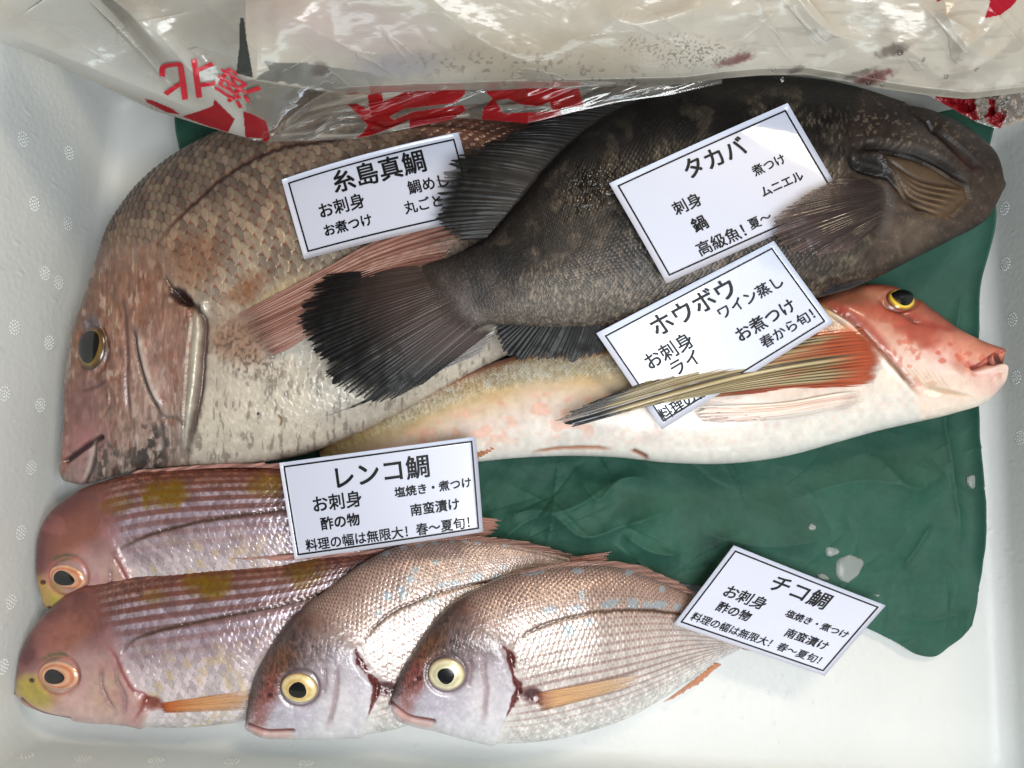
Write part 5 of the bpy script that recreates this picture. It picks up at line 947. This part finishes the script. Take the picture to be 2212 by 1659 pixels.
    alp = np.where(red, .85, .3 + .5 * sstep(.5, .65, fbm(x + 2 * y, y, 30, 44, 4))); P = unp(px, py, z.reshape(px.shape)); sheet('crumpled_edge', P[::-1], M['film'], root, col.reshape(*px.shape, 3)[::-1], {'alp': np.clip(alp, .1, .95).reshape(px.shape)[::-1]}, .0003)
    # upside-down lettering printed on the film
    FX, FY, FZ = np.linspace(-160, 2380, 1500), None, None
    def filmz(qx, qy):
        v = zq.reshape(250, 1500); yy = (np.convolve(np.pad(np.interp(FX, EA[:, 0], EA[:, 1]), 4, 'edge'), np.ones(9) / 9, 'valid')); out = np.zeros(len(qx))
        for i in range(len(qx)):
            j = int(np.clip(np.searchsorted(FX, qx[i]), 0, 1499)); u = np.clip((yy[j] - qy[i]) / (yy[j] + 190.), 0, 1) ** (1 / 1.25); out[i] = v[int(u * 249), j]
        return out
    for txt, cx, cy, w, h, rot in (('北', 407, 172, 122, 84, 172), ('海', 508, 192, 92, 64, 212)):
        c = bpy.data.curves.new('txt', 'FONT'); c.body = txt; c.align_x = 'CENTER'; c.align_y = 'CENTER'; c.resolution_u = 4; c.offset = .012
        o = bpy.data.objects.new('txt', c); COL.objects.link(o); dg = bpy.context.evaluated_depsgraph_get(); me = bpy.data.meshes.new_from_object(o.evaluated_get(dg))
        bpy.data.objects.remove(o); import bmesh; bm = bmesh.new(); bm.from_mesh(me); bmesh.ops.triangulate(bm, faces=bm.faces[:]); bmesh.ops.subdivide_edges(bm, edges=[e for e in bm.edges if e.calc_length() > .12], cuts=3, use_grid_fill=True); bmesh.ops.triangulate(bm, faces=bm.faces[:])
        Q = np.array([v.co[:2] for v in bm.verts]); Tt = np.array([[v.index for v in f.verts] for f in bm.faces]); bm.free()
        Q = (Q - .5 * (Q.max(0) + Q.min(0))) / (Q.max(0) - Q.min(0)); a = math.radians(rot); ux = Q[:, 0] * w; uy = -Q[:, 1] * h
        if txt == '海': ux = ux * (1 - .35 * Q[:, 1])
        qx = cx + ux * math.cos(a) - uy * math.sin(a); qy = cy + ux * math.sin(a) + uy * math.cos(a)
        mesh_obj('printed_letter', unp(qx, qy, filmz(qx, qy) + .0012), Tt, M['red'], root, smooth=False)
build_bag()

# ------------------------------------------------------------------ ice flakes and water drops
def blobmesh(name, cx, cy, rx, ry, ang, z, h, mat, seed, label, cat, group):
    rg = np.random.RandomState(seed); nr, na = 10, 26; t = np.linspace(0, 2 * math.pi, na, endpoint=False); w = 1 + .10 * np.sin(2 * t + rg.rand() * 6) + .07 * np.sin(3 * t + rg.rand() * 6) + .04 * rg.randn(na)
    r = np.linspace(0.02, 1, nr)[:, None]; a = math.radians(ang); X = rx * r * w * np.cos(t); Y = ry * r * w * np.sin(t)
    qx = cx + X * math.cos(a) - Y * math.sin(a); qy = cy + X * math.sin(a) + Y * math.cos(a); Z = z + h * np.sqrt(np.clip(1 - r ** 3.5, 0, 1)) + 0 * X + .0004 * (fbm(qx, qy, 9, seed, 3) - .5)
    P = unp(qx, qy, z); P[..., 2] = Z; B = P.copy(); B[..., 2] = z - .0006
    V = np.concatenate([P.reshape(-1, 3), B[-1]]); F = grid_faces(nr, na, wrap=True); i = np.arange(na); L = (nr - 1) * na
    S = np.stack([L + i, L + (i + 1) % na, nr * na + (i + 1) % na, nr * na + i], -1); o = mesh_obj(name, V, [F, S, (nr * na + np.arange(na))[None], np.arange(na)[None, ::-1]], M[mat])
    tag(o, label, cat, group)
IG = 'ice flakes on the green paper'
for cx, cy, rx, ry, an, lb in ((1833, 1226, 34, 26, -25, 'largest clear ice flake on the green paper, above the front bream card'), (1796, 1191, 15, 11, 20, 'small ice flake just above left of the largest flake'), (1777, 1246, 13, 7, 10, 'small ice flake half behind the top edge of the front bream card'),
        (1754, 1139, 8, 8, 0, 'tiny ice bit highest of the flakes on the green paper'), (2099, 1040, 9, 17, 0, 'thin ice sliver on the green paper beside the right wall'), (1894, 1286, 5, 3, 0, 'tiny ice grain at the right corner of the front bream card')):
    px = unp(cx, cy, .016)
    hit = None; dg = bpy.context.evaluated_depsgraph_get(); ok, loc, nn, ii = bpy.data.objects['green_paper'].ray_cast((px[0], px[1], .3), (0, 0, -1)); zz = loc[2] if ok else .016
    blobmesh('ice_flake', cx, cy, rx, ry, an, zz + .0004, .0022 if rx > 9 else .0014, 'ice', int(cx), lb, 'ice flake', IG)

WG = 'water drops on the bag'
bag_film = bpy.data.objects['front_film']
for k, (cx, cy, r) in enumerate(((1888, 164, 5), (1875, 178, 6), (1905, 182, 5), (1945, 112, 8), (1995, 128, 4), (2045, 165, 5), (1690, 172, 5), (1672, 150, 4), (1565, 128, 4), (2110, 150, 4))):
    q = unp(cx, cy, .12); ray = q - np.array([0, 0, CAM_H]); mw = bag_film.matrix_world.translation; off = np.array(parent_loc(bag_film.parent))
    ok, loc, nn, ii = bag_film.ray_cast(tuple(np.array([0, 0, CAM_H]) - off), tuple(ray / np.linalg.norm(ray)))
    zz = loc[2] + off[2] if ok else .13
    blobmesh('water_drop', cx, cy, r, r * .8, 20 * k, zz + .0002, .0012, 'drop', 900 + k, 'small clear water drop clinging to the lower right of the plastic bag', 'water drop', WG)
